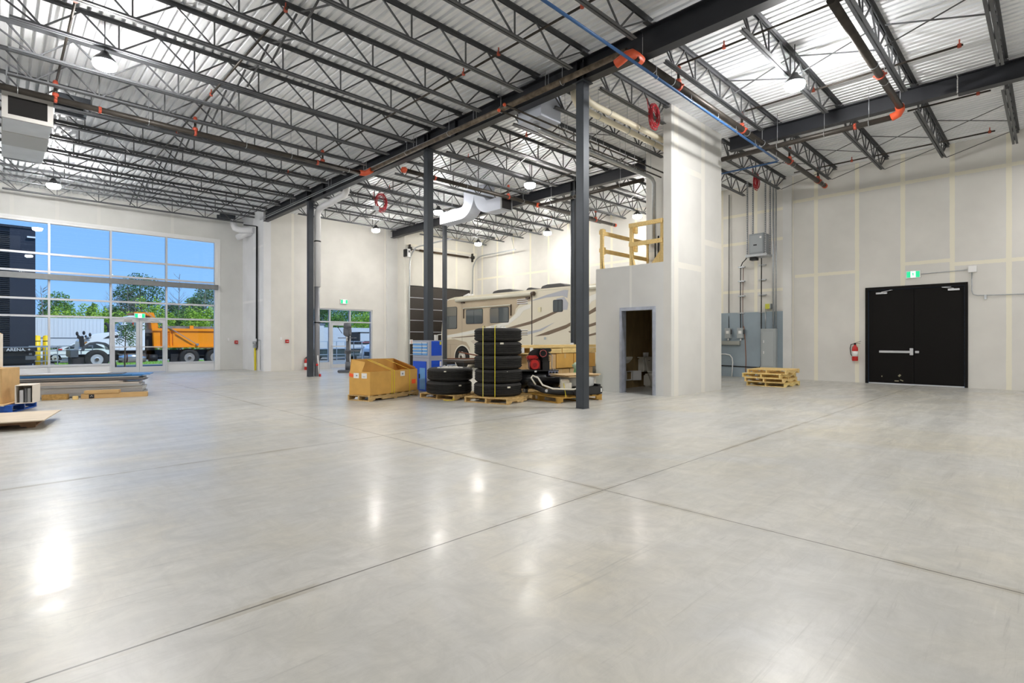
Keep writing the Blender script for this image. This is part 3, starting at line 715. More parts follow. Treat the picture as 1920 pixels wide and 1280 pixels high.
build('pipe', MB().tube([(7.3, 24.55, 6.65), (7.3, 24.55, 6.25), (7.34, 24.5, 6.08), (7.5, 24.35, 6.0), (7.88, 23.8, 5.97)], 0.13, 18), pvcw, a)
build('pipe', MB().cyl((7.45, 24.6, 5.72), (7.9, 24.15, 5.95), 0.13, seg=18), pvcw, a)

# gas riser with yellow valve
a = thing('gas_riser', 'pair of black gas pipes down the white wall to a yellow regulator', 'gas pipe', (7.85, 23.4, 0), kind='thing')
build('pipe', MB().tube([(7.4, 23.6, 6.1), (7.85, 23.44, 6.08), (7.85, 23.42, 6.0), (7.85, 23.44, 1.35)], 0.025, 8), black, a)
build('pipe', MB().tube([(7.84, 23.3, 6.05), (7.84, 23.3, 1.0), (7.84, 23.36, 0.92), (7.84, 23.44, 0.9)], 0.025, 8), black, a)
build('regulator', MB().cyl((7.82, 23.5, 1.12), (7.82, 23.5, 1.24), 0.1, seg=14).box(7.76, 23.42, 0.96, 7.86, 23.6, 1.1), galv, a)
build('yellow_pipe', MB().tube([(7.82, 23.5, 1.0), (7.83, 23.52, 0.5), (7.82, 23.47, 0.02)], 0.045, 10), yellow, a)
build('support_frame', MB().tube([(7.86, 23.25, 1.3), (7.86, 23.02, 1.3), (7.86, 23.0, 1.25), (7.86, 23.0, 0.05)], 0.015, 6), galv, a)
for (p, lb) in (((7.62, 25.29, 1.2), 'small red fire alarm pull box on the wall beside the window wall'), ((8.85, 22.74, 1.24), 'small red fire alarm pull box on the wall left of a column')):
    t = thing('alarm_box', lb, 'alarm box', p, 'red alarm boxes')
    build('box_body', MB().box(p[0]-0.07, p[1]-0.05, p[2]-0.07, p[0]+0.07, p[1]+0.005, p[2]+0.07), redp, t, 0.006)
    build('pull_handle', MB().box(p[0]-0.04, p[1]-0.065, p[2]-0.012, p[0]+0.04, p[1]-0.05, p[2]+0.012), white, t)
for (p, lb) in (((7.3, 25.29, 1.32), 'tiny white wall thermostat beside the window wall'), ((8.6, 22.74, 1.36), 'tiny white wall thermostat left of a column')):
    t = thing('thermostat', lb, 'thermostat', p)
    build('plate', MB().box(p[0]-0.035, p[1]-0.02, p[2]-0.06, p[0]+0.035, p[1]+0.005, p[2]+0.06), white, t, 0.004)

# fire extinguishers
def extinguisher(at, lb, wall):
    x, y, z = at; t = thing('fire_extinguisher', lb, 'fire extinguisher', at)
    build('cylinder', MB().lathe([(0.0, 0), (0.07, 0.0), (0.08, 0.02), (0.08, 0.36), (0.07, 0.42), (0.03, 0.46), (0.03, 0.49)], (x, y, z), 18), redp, t)
    build('body_label', MB().lathe([(0.081, 0.14), (0.081, 0.30)], (x, y, z), 18), paper, t)
    build('valve', MB().cyl((x, y, z+0.48), (x, y, z+0.55), 0.028, seg=10), black, t)
    build('lever', MB().bar((x, y-0.02, z+0.55), (x-0.02, y-0.16, z+0.60), 0.02, 0.01).bar((x, y-0.02, z+0.53), (x-0.02, y-0.14, z+0.54), 0.02, 0.01), black, t)
    build('hose', MB().tube([(x, y+0.03, z+0.52), (x-0.02, y+0.1, z+0.5), (x-0.03, y+0.12, z+0.38), (x-0.04, y+0.1, z+0.2), (x-0.05, y+0.07, z+0.16)], 0.012, 8), black, t)
    if wall: build('wall_bracket', MB().box(x+0.05, y-0.02, z+0.35, 18.85, y+0.02, z+0.42), galv, t)
extinguisher((18.74, 4.22, 0.66), 'red fire extinguisher hung on the right wall beside the black double door', True)
extinguisher((9.62, 22.6, 0.0), 'red fire extinguisher standing on the floor left of a column', False)

# exit signs
sg = M('sign green', (20, 176, 120), 0.5, emit=1.2); sw = M('sign white', (236, 250, 244), 0.5, emit=1.3)
def exit_sign(at, ax, w, h, lb, flip=1):
    t = thing('exit_sign', lb, 'exit sign', at, 'green exit signs')
    x, y, z = at
    def B(u0, v0, d0, u1, v1, d1, nm, mt):
        if ax == 'x': build(nm, MB().box(x+u0, y-d1, z+v0, x+u1, y-d0, z+v1), mt, t)
        else: build(nm, MB().box(x-d1, y+u0, z+v0, x-d0, y+u1, z+v1), mt, t)
    B(-w/2, 0, 0, w/2, h, 0.05, 'housing', white)
    B(-w/2+0.02, 0.02, 0.05, w/2-0.02, h-0.02, 0.054, 'face', sg)
    B(-w*0.17, 0.02, 0.054, w*0.17, h-0.02, 0.057, 'pictogram', sw)
    m = MB()                                   # running figure
    def q(u0, v0, u1, v1, wd):
        f = flip
        if ax == 'x': m.bar((x+u0*f, y-0.059, z+v0), (x+u1*f, y-0.059, z+v1), 0.002, wd, (0, 0, 1) if abs(v1-v0) < abs(u1-u0) else (1, 0, 0))
        else: m.bar((x-0.059, y+u0*f, z+v0), (x-0.059, y+u1*f, z+v1), 0.002, wd, (0, 0, 1) if abs(v1-v0) < abs(u1-u0) else (0, 1, 0))
    q(0.0, h*0.42, 0.006, h*0.72, h*0.13); q(0.0, h*0.44, 0.03, h*0.2, h*0.07); q(0.0, h*0.44, -0.035, h*0.26, h*0.07); q(0.006, h*0.66, 0.035, h*0.54, h*0.05); q(0.005, h*0.66, -0.03, h*0.56, h*0.05); q(0.012, h*0.78, 0.016, h*0.88, h*0.1)
    build('figure', m, sg, t)
exit_sign((4.08, 25.28, 2.16), 'x', 0.36, 0.19, 'green running-man exit sign above the glazed double door in the window wall')
exit_sign((11.42, 22.74, 2.95), 'x', 0.36, 0.2, 'green running-man exit sign on the wall above the glazed side entrance')
exit_sign((18.84, 2.8, 3.07), 'y', 0.34, 0.21, 'green running-man exit sign above the black double door')
a = thing('conduit_run', 'thin conduit with a square junction box right of the black door', 'conduit', (18.82, 1.3, 2.9), kind='thing')
build('pipe', MB().tube([(18.83, 2.63, 3.17), (18.83, 1.62, 3.2)], 0.010, 8), galv, a)
build('junction_box', MB().box(18.77, 1.43, 3.12, 18.845, 1.6, 3.29), white, a, 0.004)
build('pipe', MB().tube([(18.82, 1.53, 3.14), (18.82, 1.53, 2.62), (18.82, 1.5, 2.53), (18.82, 1.42, 2.49), (18.82, 0.2, 2.47), (18.82, -1.5, 2.47)], 0.013, 8), galv, a)
build('pipe_strap', MB().box(18.8, 1.23, 2.38, 18.845, 1.28, 2.5), galv, a)

# ------------------------------------------------------------------ electrical wall
bl = M('blue grey backboard', (146, 160, 170), 0.6, noise=0.05, scale=2)
tag(build('backboard', MB().box(18.77, 6.285, 0.0, 18.845, 9.4, 2.26), bl), 'blue-grey painted electrical backboard on the right wall', 'backboard')
t = thing('electrical_panel', 'tall grey electrical panel on the blue-grey backboard', 'electrical panel', (18.7, 6.7, 0.3))
build('cabinet_body', MB().box(18.60, 6.46, 0.32, 18.77, 6.94, 1.68), greyp, t, 0.004)
dr = build('panel_door', MB().box(18.585, 6.53, 0.42, 18.60, 6.87, 1.58), M('panel door grey', (174, 180, 182), 0.4), t, 0.004)
for z in (0.83, 1.2): build('latch', MB().box(18.575, 6.83, z, 18.587, 6.85, z+0.09), white, dr)
build('conduit', MB().cyl((18.7, 6.82, 1.68), (18.7, 6.82, 2.36), 0.018, seg=8).cyl((18.72, 6.58, 1.68), (18.72, 6.58, 6.5), 0.028, seg=10).cyl((18.74, 6.5, 1.68), (18.74, 6.5, 6.5), 0.022, seg=10), galv, t)
t = thing('relay_box', 'small yellow-green box on a conduit above the grey panel', 'box', (18.75, 6.75, 2.34))
build('box_body', MB().box(18.66, 6.68, 2.35, 18.85, 6.82, 2.52), M('lime yellow', (196, 196, 70), 0.5), t, 0.004)
build('box_side', MB().box(18.67, 6.655, 2.35, 18.85, 6.68, 2.52), greyp, t)
for y, lb in ((8.1, 'grey disconnect switch box above the trough, nearest the tower'), (7.66, 'grey disconnect switch box with a black cable from above')):
    t = thing('disconnect_switch', lb, 'switch box', (18.7, y, 1.33), 'grey disconnect boxes')
    build('box_body', MB().box(18.63, y-0.1, 1.36, 18.77, y+0.1, 1.72), greyp, t, 0.004)
    build('front_label', MB().box(18.627, y-0.05, 1.52, 18.63, y+0.05, 1.62), paper, t)
    build('lever', MB().box(18.64, y-0.15, 1.5, 18.68, y-0.1, 1.66), M('dark lever', (70, 74, 78), 0.5), t)
    build('nipple', MB().cyl((18.7, y, 1.27), (18.7, y, 1.36), 0.025, seg=8), white, t)
tag(build('wiring_trough', MB().box(18.64, 7.68, 1.12, 18.77, 9.3, 1.26), M('trough grey', (160, 162, 156), 0.5), None, 0.004), 'long grey wiring trough under the two switch boxes', 'wiring trough')
a = thing('conduit_run', 'bent white conduit rising from the floor on the backboard', 'conduit', (18.7, 8.2, 0), kind='thing')
build('pipe', MB().tube([(18.72, 7.98, 0.0), (18.72, 7.95, 0.5), (18.72, 7.97, 0.66), (18.72, 8.05, 0.76), (18.72, 8.2, 0.79), (18.72, 9.3, 0.79)], 0.02, 10), white, a)
a = thing('cable_run', 'black cable clipped along the backboard near the floor', 'cable', (18.74, 7.5, 0.4), kind='thing')
build('cable', MB().tube([(18.74, 9.3, 0.38), (18.74, 8.0, 0.37), (18.74, 7.05, 0.35), (18.74, 6.99, 0.4), (18.74, 6.98, 0.8), (18.74, 6.97, 4.05), (18.6, 6.93, 4.25), (18.3, 6.9, 4.3)], 0.018, 8), black, a)
for z in (0.36,): build('clip', MB().box(18.72, 6.95, z, 18.77, 7.01, z+0.03), galv, a)
a = thing('cable_run', 'copper brown cable running down beside the second switch box', 'cable', (18.74, 7.5, 0), kind='thing')
build('cable', MB().tube([(18.76, 7.52, 0.02), (18.76, 7.5, 0.6), (18.76, 7.53, 1.3), (18.72, 7.56, 1.78)], 0.014, 8), M('copper brown', (150, 100, 70), 0.5), a)
for (y, zt, lb, first) in ((7.68, 3.95, 'clamped black cable dropping from the box to the second switch', 0), (6.97, 4.05, 'row of cable clamps up the wall left of the grey panel', 1), (8.12, 6.5, 'single black cable dropping to the switch box nearest the tower', 2)):
    a = thing('cable_run', lb, 'cable', (18.78, y, 1.7), kind='thing')
    if first == 0:
        build('cable', MB().tube([(18.74, y, 1.72), (18.75, y+0.01, 2.6), (18.75, y, zt-0.1), (18.7, y-0.08, zt+0.05), (18.5, y-0.25, zt+0.1), (18.25, y-0.4, zt+0.12)], 0.016, 8), black, a)
        build('cable', MB().tube([(18.77, y-0.07, 1.72), (18.78, y-0.06, 2.8), (18.78, y-0.08, zt-0.1)], 0.012, 8), M('brown cable', (120, 86, 76), 0.5), a)
    if first == 2: build('cable', MB().tube([(18.75, y-0.02, 1.72), (18.8, y, 2.4), (18.82, y, zt)], 0.014, 8), black, a)
    if first < 2:
        for z in (2.24, 2.84, 3.36, 3.86): build('strut_clamp', MB().box(18.73, y-0.13, z-0.02, 18.845, y+0.09, z+0.02), galv, a)
t = thing('hanging_transformer', 'grey metal box hung from the roof on perforated struts', 'transformer', (18.25, 6.85, 4.0))
build('cabinet_body', MB().box(18.0, 6.62, 4.15, 18.45, 7.1, 4.82), M('transformer grey', (150, 156, 160), 0.4, 0.15), t, 0.005)
build('front_panel', MB().box(17.985, 6.66, 4.2, 18.0, 7.06, 4.76), M('panel light grey', (164, 170, 174), 0.35, 0.2), t, 0.004)
build('name_plate', MB().box(17.98, 6.84, 4.42, 17.986, 6.95, 4.46), ink, t); build('sticker', MB().cyl((17.98, 6.72, 4.68), (17.986, 6.72, 4.68), 0.035, seg=14), paper, t)
for x, y in ((18.0, 7.15), (18.42, 7.13), (18.0, 6.57), (18.42, 6.57)):
    s = MB().box(x-0.02, y-0.02, 4.05, x-0.014, y+0.02, 6.6).box(x-0.02, y-0.02, 4.05, x+0.02, y-0.014, 6.6).box(x-0.02, y+0.014, 4.05, x+0.02, y+0.02, 6.6)
    st = build('strut', s, galv, t)
    h = MB()
    for k in range(34): h.box(x-0.0225, y-0.007, 4.1+k*0.073, x-0.02, y+0.007, 4.13+k*0.073)
    build('slot', h, M('strut slot', (60, 60, 62), 0.8), st)
build('base_frame', MB().box(17.96, 6.52, 4.06, 18.46, 7.2, 4.1).box(17.96, 6.52, 4.1, 18.0, 7.2, 4.14).box(18.42, 6.52, 4.1, 18.46, 7.2, 4.14), galv, t)
build('knockout_bush', MB().box(18.05, 6.9, 3.96, 18.3, 7.1, 4.06), black, t)

# ------------------------------------------------------------------ mezzanine guard, notice, pipes
def rail(name, lb, at, bars, grp='timber guard rails'):
    t = thing(name, lb, 'railing', at, grp)
    for nm, p0, p1, w, h, up in bars: build(nm, MB().bar(p0, p1, w, h, up), pine, t, 0.003)
    return t
xp = 11.12
t = rail('timber_guardrail', 'lower pine guard rail along the far edge of the mezzanine', (11.9, 8.1, 3.1), [
    ('post', (xp, 8.08, 2.9), (xp, 8.08, 4.14), 0.09, 0.06, (1, 0, 0)), ('top_rail', (xp-0.02, 8.14, 4.06), (13.45, 8.14, 4.06), 0.04, 0.1, (0, 0, 1)),
    ('mid_rail', (xp-0.02, 8.14, 3.6), (13.45, 8.14, 3.6), 0.04, 0.1, (0, 0, 1)), ('post', (13.3, 8.08, 3.1), (13.3, 8.08, 4.1), 0.05, 0.05, (1, 0, 0)),
    ('cleat', (xp+0.09, 8.09, 3.98), (xp+0.09, 8.09, 4.14), 0.06, 0.09, (1, 0, 0)), ('cleat', (xp+0.09, 8.09, 3.5), (xp+0.09, 8.09, 3.68), 0.06, 0.09, (1, 0, 0))])
build('knee_brace', MB().prism([(8.0, 3.1), (8.06, 3.1), (8.06, 3.35)], xp-0.03, xp+0.03, 'yz'), pine, t)
t = rail('timber_guardrail', 'raised pine gate frame on the mezzanine beside the tower', (xp, 6.8, 3.1), [
    ('post', (xp, 7.2, 2.9), (xp, 7.2, 4.13), 0.09, 0.06, (1, 0, 0)), ('post', (xp, 6.36, 3.09), (xp, 6.36, 4.13), 0.09, 0.06, (1, 0, 0)),
    ('top_rail', (xp-0.05, 7.24, 4.08), (xp-0.05, 6.33, 4.08), 0.04, 0.1, (0, 0, 1)), ('mid_rail', (xp-0.05, 7.24, 3.62), (xp-0.05, 6.33, 3.62), 0.04, 0.1, (0, 0, 1)),
    ('cleat', (xp+0.09, 7.14, 3.9), (xp+0.09, 7.14, 4.06), 0.06, 0.09, (1, 0, 0)), ('cleat', (xp+0.09, 7.14, 3.45), (xp+0.09, 7.14, 3.6), 0.06, 0.09, (1, 0, 0))])
build('knee_brace', MB().prism([(7.1, 3.1), (7.17, 3.1), (7.17, 3.35)], xp-0.03, xp+0.03, 'yz').prism([(6.42, 3.1), (6.66, 3.1), (6.42, 3.4)], xp-0.01, xp+0.02, 'yz'), pine, t)
t = thing('wall_notice', 'white printed notice sheet with a red heading on the tower', 'notice', (13.49, 7.3, 4.7))
build('sheet', MB().box(13.492, 7.02, 4.62, 13.499, 7.42, 5.42), paper, t)
m = MB()
for k in range(12): m.box(13.49, 7.06+0.03*(k % 3), 4.7+k*0.045, 13.4925, 7.38, 4.708+k*0.045)
build('printed_lines', m, M('grey print', (150, 150, 158), 0.7), t)
build('heading', MB().box(13.489, 7.05, 5.33, 13.4925, 7.39, 5.37).box(13.489, 7.1, 5.26, 13.4925, 7.34, 5.29), redp, t)
for y, lb in ((7.92, 'black water pipe standing nearest the rail end on the mezzanine'), (7.82, 'black water pipe with a side branch on the mezzanine')):
    a = thing('water_pipe', lb, 'pipe', (13.44, y, 3.1), kind='thing')
    build('pipe', MB().cyl((13.44, y, 3.09), (13.44, y, 4.25), 0.02, seg=8), black, a)
    if y < 7.9: build('branch', MB().tube([(13.44, y, 4.12), (13.4, 7.4, 4.15)], 0.018, 8).ball((13.4, 7.45, 4.15), 0.04), black, a)
t = thing('pipe_pump', 'small boxy pump valve at the foot of the galvanised vent pipe', 'pump', (13.2, 7.6, 3.1))
build('pump_body', MB().box(13.1, 7.42, 3.42, 13.32, 7.62, 3.6).cyl((13.2, 7.52, 3.1), (13.2, 7.52, 3.42), 0.03, seg=8), M('pump grey', (140, 140, 140), 0.4, 0.4), t, 0.01)
build('yellow_tag', MB().box(13.08, 7.66, 3.25, 13.1, 7.74, 3.4), yellow, t)

# washroom fittings
t = thing('toilet', 'white two-piece toilet seen through the washroom doorway', 'toilet', (12.98, 7.7, 0))
cer = M('vitreous china', (226, 224, 214), 0.15)
bx_, by_ = 12.98, 7.66
build('bowl', MB().lathe([(0.1, 0), (0.13, 0.02), (0.12, 0.14), (0.17, 0.3), (0.2, 0.38), (0.19, 0.4), (0.0, 0.39)], (bx_, by_, 0), 20), cer, t)
build('pedestal', MB().box(bx_-0.09, by_, 0, bx_+0.09, by_+0.32, 0.36), cer, t, 0.04)
build('seat_lid', MB().lathe([(0.0, 0.41), (0.2, 0.41), (0.2, 0.435), (0, 0.44)], (bx_, by_, 0), 20), cer, t)
build('raised_lid', MB().obox((bx_+0.02, by_+0.17, 0.62), (0.36, 0.03, 0.42), 0, R(-10)), cer, t, 0.012)
build('tank', MB().box(bx_-0.25, by_+0.20, 0.42, bx_+0.25, by_+0.39, 0.80), cer, t, 0.03)
build('tank_lid', MB().box(bx_-0.27, by_+0.18, 0.80, bx_+0.27, by_+0.395, 0.83), cer, t, 0.01)
build('flush_lever', MB().box(bx_-0.05, by_+0.17, 0.72, bx_+0.04, by_+0.20, 0.74), chrome, t)
for dx, lb in ((-0.06, 'white paper cup on the toilet tank, nearer the wash basin'), (0.08, 'white paper cup on the toilet tank, farther from the wash basin')):
    tag(build('paper_cup', MB().lathe([(0.035, 0.832), (0.045, 0.95), (0.04, 0.95), (0.03, 0.84)], (bx_+dx, by_+0.29, 0), 14), white, None, 0, (0, 0, 0)), lb, 'cup', 'paper cups on the toilet tank')
t = thing('wash_basin', 'white wall-hung wash basin at the left edge of the washroom doorway', 'basin', (11.8, 7.9, 0.7))
build('basin_bowl', MB().prism([(7.7, 0.86), (8.05, 0.86), (8.05, 0.7), (7.85, 0.68), (7.74, 0.78)], 11.5, 11.98, 'yz'), cer, t, 0.015)
build('drain_trap', MB().cyl((11.75, 7.95, 0.45), (11.75, 7.95, 0.7), 0.02, seg=8).cyl((11.75, 7.95, 0.45), (11.75, 8.05, 0.45), 0.02, seg=8), chrome, t)
t = thing('access_panel', 'small white access hatch standing open low on the washroom wall', 'access hatch', (12.35, 8.03, 0.2))
build('hatch_frame', MB().box(12.15, 8.03, 0.2, 12.18, 8.06, 0.46).box(12.42, 8.03, 0.2, 12.45, 8.06, 0.46).box(12.18, 8.03, 0.2, 12.42, 8.06, 0.23).box(12.18, 8.03, 0.43, 12.42, 8.06, 0.46), white, t)
build('hatch_door', MB().obox((12.55, 7.95, 0.33), (0.24, 0.01, 0.26), R(-38)), white, t)

# red cable coils slung on joists
redc = M('red cable jacket', (176, 30, 44), 0.5)
def coil(c, r, lb):
    t = thing('cable_coil', lb, 'cable coil', c, 'red cable coils')
    m = MB(); pts = []
    for i in range(15*9+1):
        a = 2*PI*i/15; k = i/15
        rr = r*(1+0.16*math.sin(k*2.1)); pts.append((c[0]+rr*math.cos(a)*0.75, c[1]+0.04*math.sin(k*1.7), c[2]+rr*math.sin(a)+0.06*math.sin(k)))
    build('cable', m.tube(pts, 0.010, 6), redc, t)
    build('loose_end', MB().tube([(c[0]-r*0.7, c[1], c[2]), (c[0]-r*1.1, c[1], c[2]+0.1), (c[0]-r*1.0, c[1]+0.05, c[2]+0.35)], 0.009, 6), redc, t)
coil((10.35, 6.12, 6.2), 0.22, 'red cable coil hung on the short joist left of the tower')
coil((16.6, 6.32, 6.12), 0.2, 'red cable coil hung above the electrical wall')
coil((9.75, 16.6, 6.15), 0.27, 'red cable coil hung from a joist above the side entrance')
t = thing('junction_box', 'pale junction box with open lid beside the farthest red coil', 'junction box', (9.5, 16.5, 5.8))
build('box_body', MB().box(9.38, 16.45, 5.82, 9.58, 16.55, 5.96), galv, t, 0.004); build('hanger', MB().cyl((9.45, 16.5, 5.96), (9.5, 16.5, 6.2), 0.008, seg=6), black, t)

# garage door operator
t = thing('door_operator', 'black and white door operator box by the garage door track', 'door operator', (14.3, 21.9, 5.3))
build('motor', MB().box(14.12, 21.75, 5.32, 14.2, 21.99, 5.68), black, t, 0.01)
build('front_cover', MB().box(14.2, 21.72, 5.3, 14.36, 21.96, 5.7), white, t, 0.01); build('front_label', MB().box(14.25, 21.713, 5.52, 14.31, 21.72, 5.62), ink, t)
build('shaft', MB().cyl((14.3, 21.88, 5.7), (14.4, 21.88, 5.74), 0.02, seg=8), black, t)
t = thing('push_button_box', 'white push-button box on the left track of the garage door', 'control box', (14.42, 21.85, 1.15))
build('box_body', MB().box(14.4, 21.82, 1.1, 14.56, 21.89, 1.32), white, t, 0.006); build('button', MB().cyl((14.48, 21.8, 1.16), (14.48, 21.82, 1.16), 0.02, seg=10).cyl((14.48, 21.8, 1.24), (14.48, 21.82, 1.24), 0.02, seg=10), redp, t)
t = thing('outlet_box', 'white outlet box with conduit on the column before the motorhome', 'outlet box', (13.8, 11.25, 1.1))
build('box_body', MB().box(13.77, 11.18, 1.05, 13.823, 11.32, 1.2), white, t, 0.005); build('conduit', MB().cyl((13.8, 11.3, 1.2), (13.8, 11.3, 6.2), 0.014, seg=8), galv, t)

# ------------------------------------------------------------------ high-bay lamps
lens = emission('lamp lens glow', (255, 253, 250), LAMP); lens2 = emission('softer lamp lens glow', (255, 251, 245), LAMP2)
lamp_body = M('lamp housing', (60, 60, 62), 0.4, 0.4)
def lamp(x, y, lb, z=5.97, seen=True):
    t = thing('high_bay_lamp', lb, 'ceiling lamp', (x, y, z), 'round high-bay lamps')
    build('housing', MB().lathe([(0.165, 0.02), (0.165, 0.04), (0.13, 0.09), (0.07, 0.15), (0.05, 0.2), (0.0, 0.2)], (x, y, z), 24), lamp_body, t)
    build('lens', MB().lathe([(0.0, -0.11), (0.09, -0.105), (0.15, -0.075), (0.172, -0.02), (0.165, 0.02)], (x, y, z), 24), lens if x < 11 else lens2, t)
    build('hook_cable', MB().cyl((x, y, z+0.2), (x, y, ZC), 0.008, seg=6), black, t)
lamp(1.32, 11.2, 'lit high-bay lamp at the upper left above the left bay')
lamp(1.25, 21.1, 'lit high-bay lamp in the left bay just before the window wall')
lamp(10.45, 3.3, 'lit high-bay lamp at the upper right above the open floor')
lamp(11.5, 11.0, 'lit high-bay lamp in the middle bay above the white forked duct', 5.97)
lamp(11.5, 15.6, 'lit high-bay lamp in the middle bay, left of the white forked duct', 5.95)
lamp(11.55, 20.1, 'lit high-bay lamp in the middle bay above the side entrance', 5.97)
lamp(16.75, 19.5, 'lit high-bay lamp in the corner above the front of the motorhome')
lamp(17.2, 15.4, 'lit high-bay lamp above the middle of the motorhome')
lamp(17.3, 10.95, 'lit high-bay lamp seen over the mezzanine railing')
for x, y in ((1.3, 1.5), (-5.0, 11.2), (-5.0, 1.5), (4.5, -3.5), (12.5, -3.5), (17.0, -1.5), (-5.0, 20.5), (6.0, 3.5)):  # bare lights added for unseen hall lamps outside the frame
    la = bpy.data.lights.new('added light for unseen hall lamp', 'AREA'); la.shape = 'DISK'; la.size = 0.33; la.energy = LAMP3*0.0855*PI; la.color = (1.0, 0.965, 0.925)
    lo = bpy.data.objects.new('unseen_lamp', la); COL.objects.link(lo); lo.location = (x, y, 6.0)
# ------------------------------------------------------------------ pallets
def pallet(lb, at, rz, L=1.2, W=1.0, mt=palw, h=0.13, group='wooden pallets', name='wooden_pallet', blocks=False, nt=7):
    """stringers run along local X (length L); deck boards across"""
    t = thing(name, lb, 'pallet', (0, 0, 0), group)
    for y in (-W/2+0.025, 0, W/2-0.025):
        if blocks:
            for x in (-L/2+0.08, 0, L/2-0.08): build('block', MB().box(x-0.08, y-0.025 if y == 0 else (y-0.02), 0.018, x+0.08, y+0.025, h-0.036), mt, t, 0.003)
        else:
            build('stringer', MB().prism([(-L/2, 0.018), (-L/2+0.16, 0.018), (-L/2+0.18, 0.05), (-L/2+0.38, 0.05), (-L/2+0.4, 0.018), (L/2-0.4, 0.018), (L/2-0.38, 0.05), (L/2-0.18, 0.05), (L/2-0.16, 0.018), (L/2, 0.018), (L/2, h-0.018), (-L/2, h-0.018)], y-0.02, y+0.02, 'xz'), mt, t)
    bw = 0.1
    for i in range(nt):
        x = -L/2+bw/2+i*(L-bw)/(nt-1)
        build('deck_board', MB().box(x-bw/2, -W/2, h-0.018, x+bw/2, W/2, h), mt, t, 0.002)
    for x in (-L/2+bw/2, 0, L/2-bw/2):
        build('bottom_board', MB().box(x-bw/2, -W/2, 0, x+bw/2, W/2, 0.018), mt, t, 0.002)
    if blocks:
        for y in (-W/2+0.03, 0, W/2-0.03): build('runner', MB().box(-L/2, y-0.03, h-0.036, L/2, y+0.03, h-0.018), mt, t)
    spin(t, rz, at)
    return t

# stack of five pale pallets by the electrical wall
px, py = 15.95, 5.62
for k, (dx, dy, rz, mt) in enumerate(((0.04, 0.0, 0, paln), (-0.03, 0.04, 1.5, pine), (0.0, 0.1, -1, paln), (0.05, 0.0, 2, pine))):
    zz_ = k*0.118
    pallet(f'pale new wooden pallet by the electrical wall, {["bottom", "second from the floor", "third from the floor", "topmost"][k]} of its stack', (px+dx, py+dy, zz_), R(rz), 1.2, 1.05, mt, 0.117, 'pale pallets stacked by the electrical wall')

# long open cardboard bin on a pallet
rz = R(17); cx, cy = 6.30, 10.57
pallet('weathered pallet under the long open cardboard bin', (cx, cy, 0), rz, 1.62, 0.64, palw, 0.12)
t = thing('cardboard_bin', 'long golden cardboard bin with its flaps up, strapped to a pallet', 'cardboard box', (0, 0, 0))
Lb, Wb, Hb = 1.56, 0.60, 0.50
sh = MB().box(-Lb/2, -Wb/2, 0, Lb/2, -Wb/2+0.008, Hb).box(-Lb/2, Wb/2-0.008, 0, Lb/2, Wb/2, Hb).box(-Lb/2, -Wb/2+0.008, 0, -Lb/2+0.008, Wb/2-0.008, Hb).box(Lb/2-0.008, -Wb/2+0.008, 0, Lb/2, Wb/2-0.008, Hb).box(-Lb/2, -Wb/2, 0, Lb/2, Wb/2, 0.01)
build('carton_wall', sh, card3, t)
build('flap', MB().prism([(-Lb/2+0.02, Hb-0.02), (Lb/2, Hb-0.02), (Lb/2-0.16, Hb+0.24), (-Lb/2+0.05, Hb+0.26)], Wb/2-0.006, Wb/2, 'xz'), card3, t)
build('flap', MB().add([(-Lb/2+0.005, Wb/2-0.02, Hb-0.03), (-Lb/2+0.005, -Wb/2+0.25, Hb-0.03), (-Lb/2+0.10, -Wb/2+0.24, Hb+0.2), (-Lb/2+0.06, Wb/2-0.02, Hb+0.26),
                        (-Lb/2+0.011, Wb/2-0.02, Hb-0.03), (-Lb/2+0.011, -Wb/2+0.25, Hb-0.03), (-Lb/2+0.106, -Wb/2+0.24, Hb+0.2), (-Lb/2+0.066, Wb/2-0.02, Hb+0.26)],
                       [(0, 1, 2, 3), (7, 6, 5, 4), (0, 4, 5, 1), (1, 5, 6, 2), (2, 6, 7, 3), (3, 7, 4, 0)]), card3, t)
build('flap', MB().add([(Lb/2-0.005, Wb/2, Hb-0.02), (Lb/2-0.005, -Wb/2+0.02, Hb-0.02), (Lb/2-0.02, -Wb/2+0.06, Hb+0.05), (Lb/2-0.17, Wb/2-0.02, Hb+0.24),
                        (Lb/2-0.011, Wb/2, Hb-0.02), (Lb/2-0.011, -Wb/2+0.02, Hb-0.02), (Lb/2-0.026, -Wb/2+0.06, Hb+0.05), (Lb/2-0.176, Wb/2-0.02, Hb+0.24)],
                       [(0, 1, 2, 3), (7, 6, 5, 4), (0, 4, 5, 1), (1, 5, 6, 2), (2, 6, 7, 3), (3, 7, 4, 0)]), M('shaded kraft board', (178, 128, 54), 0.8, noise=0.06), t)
for x in (-0.1, -0.02, 0.5): build('strap', MB().box(x-0.008, -Wb/2-0.004, -0.1, x+0.008, -Wb/2, Hb+0.002).bar((x, -Wb/2-0.002, Hb), (x-0.16, Wb/2+0.004, Hb+0.24), 0.016, 0.003), yellow, t)
build('paper_label', MB().box(-Lb/2-0.003, 0.02, 0.36, -Lb/2, 0.17, 0.47).box(-Lb/2-0.003, -0.21, 0.36, -Lb/2, -0.06, 0.47), paper, t)
build('paper_label', MB().box(0.18, -Wb/2-0.003, 0.36, 0.33, -Wb/2, 0.47), paper, t)
build('orange_sticker', MB().obox((-Lb/2-0.002, 0.24, 0.42), (0.003, 0.12, 0.07), 0, R(12)), M('orange sticker', (250, 96, 44), 0.6), t)
build('orange_sticker', MB().box(0.58, -Wb/2-0.003, 0.16, 0.72, -Wb/2, 0.26), M('orange sticker', (250, 96, 44), 0.6), t)
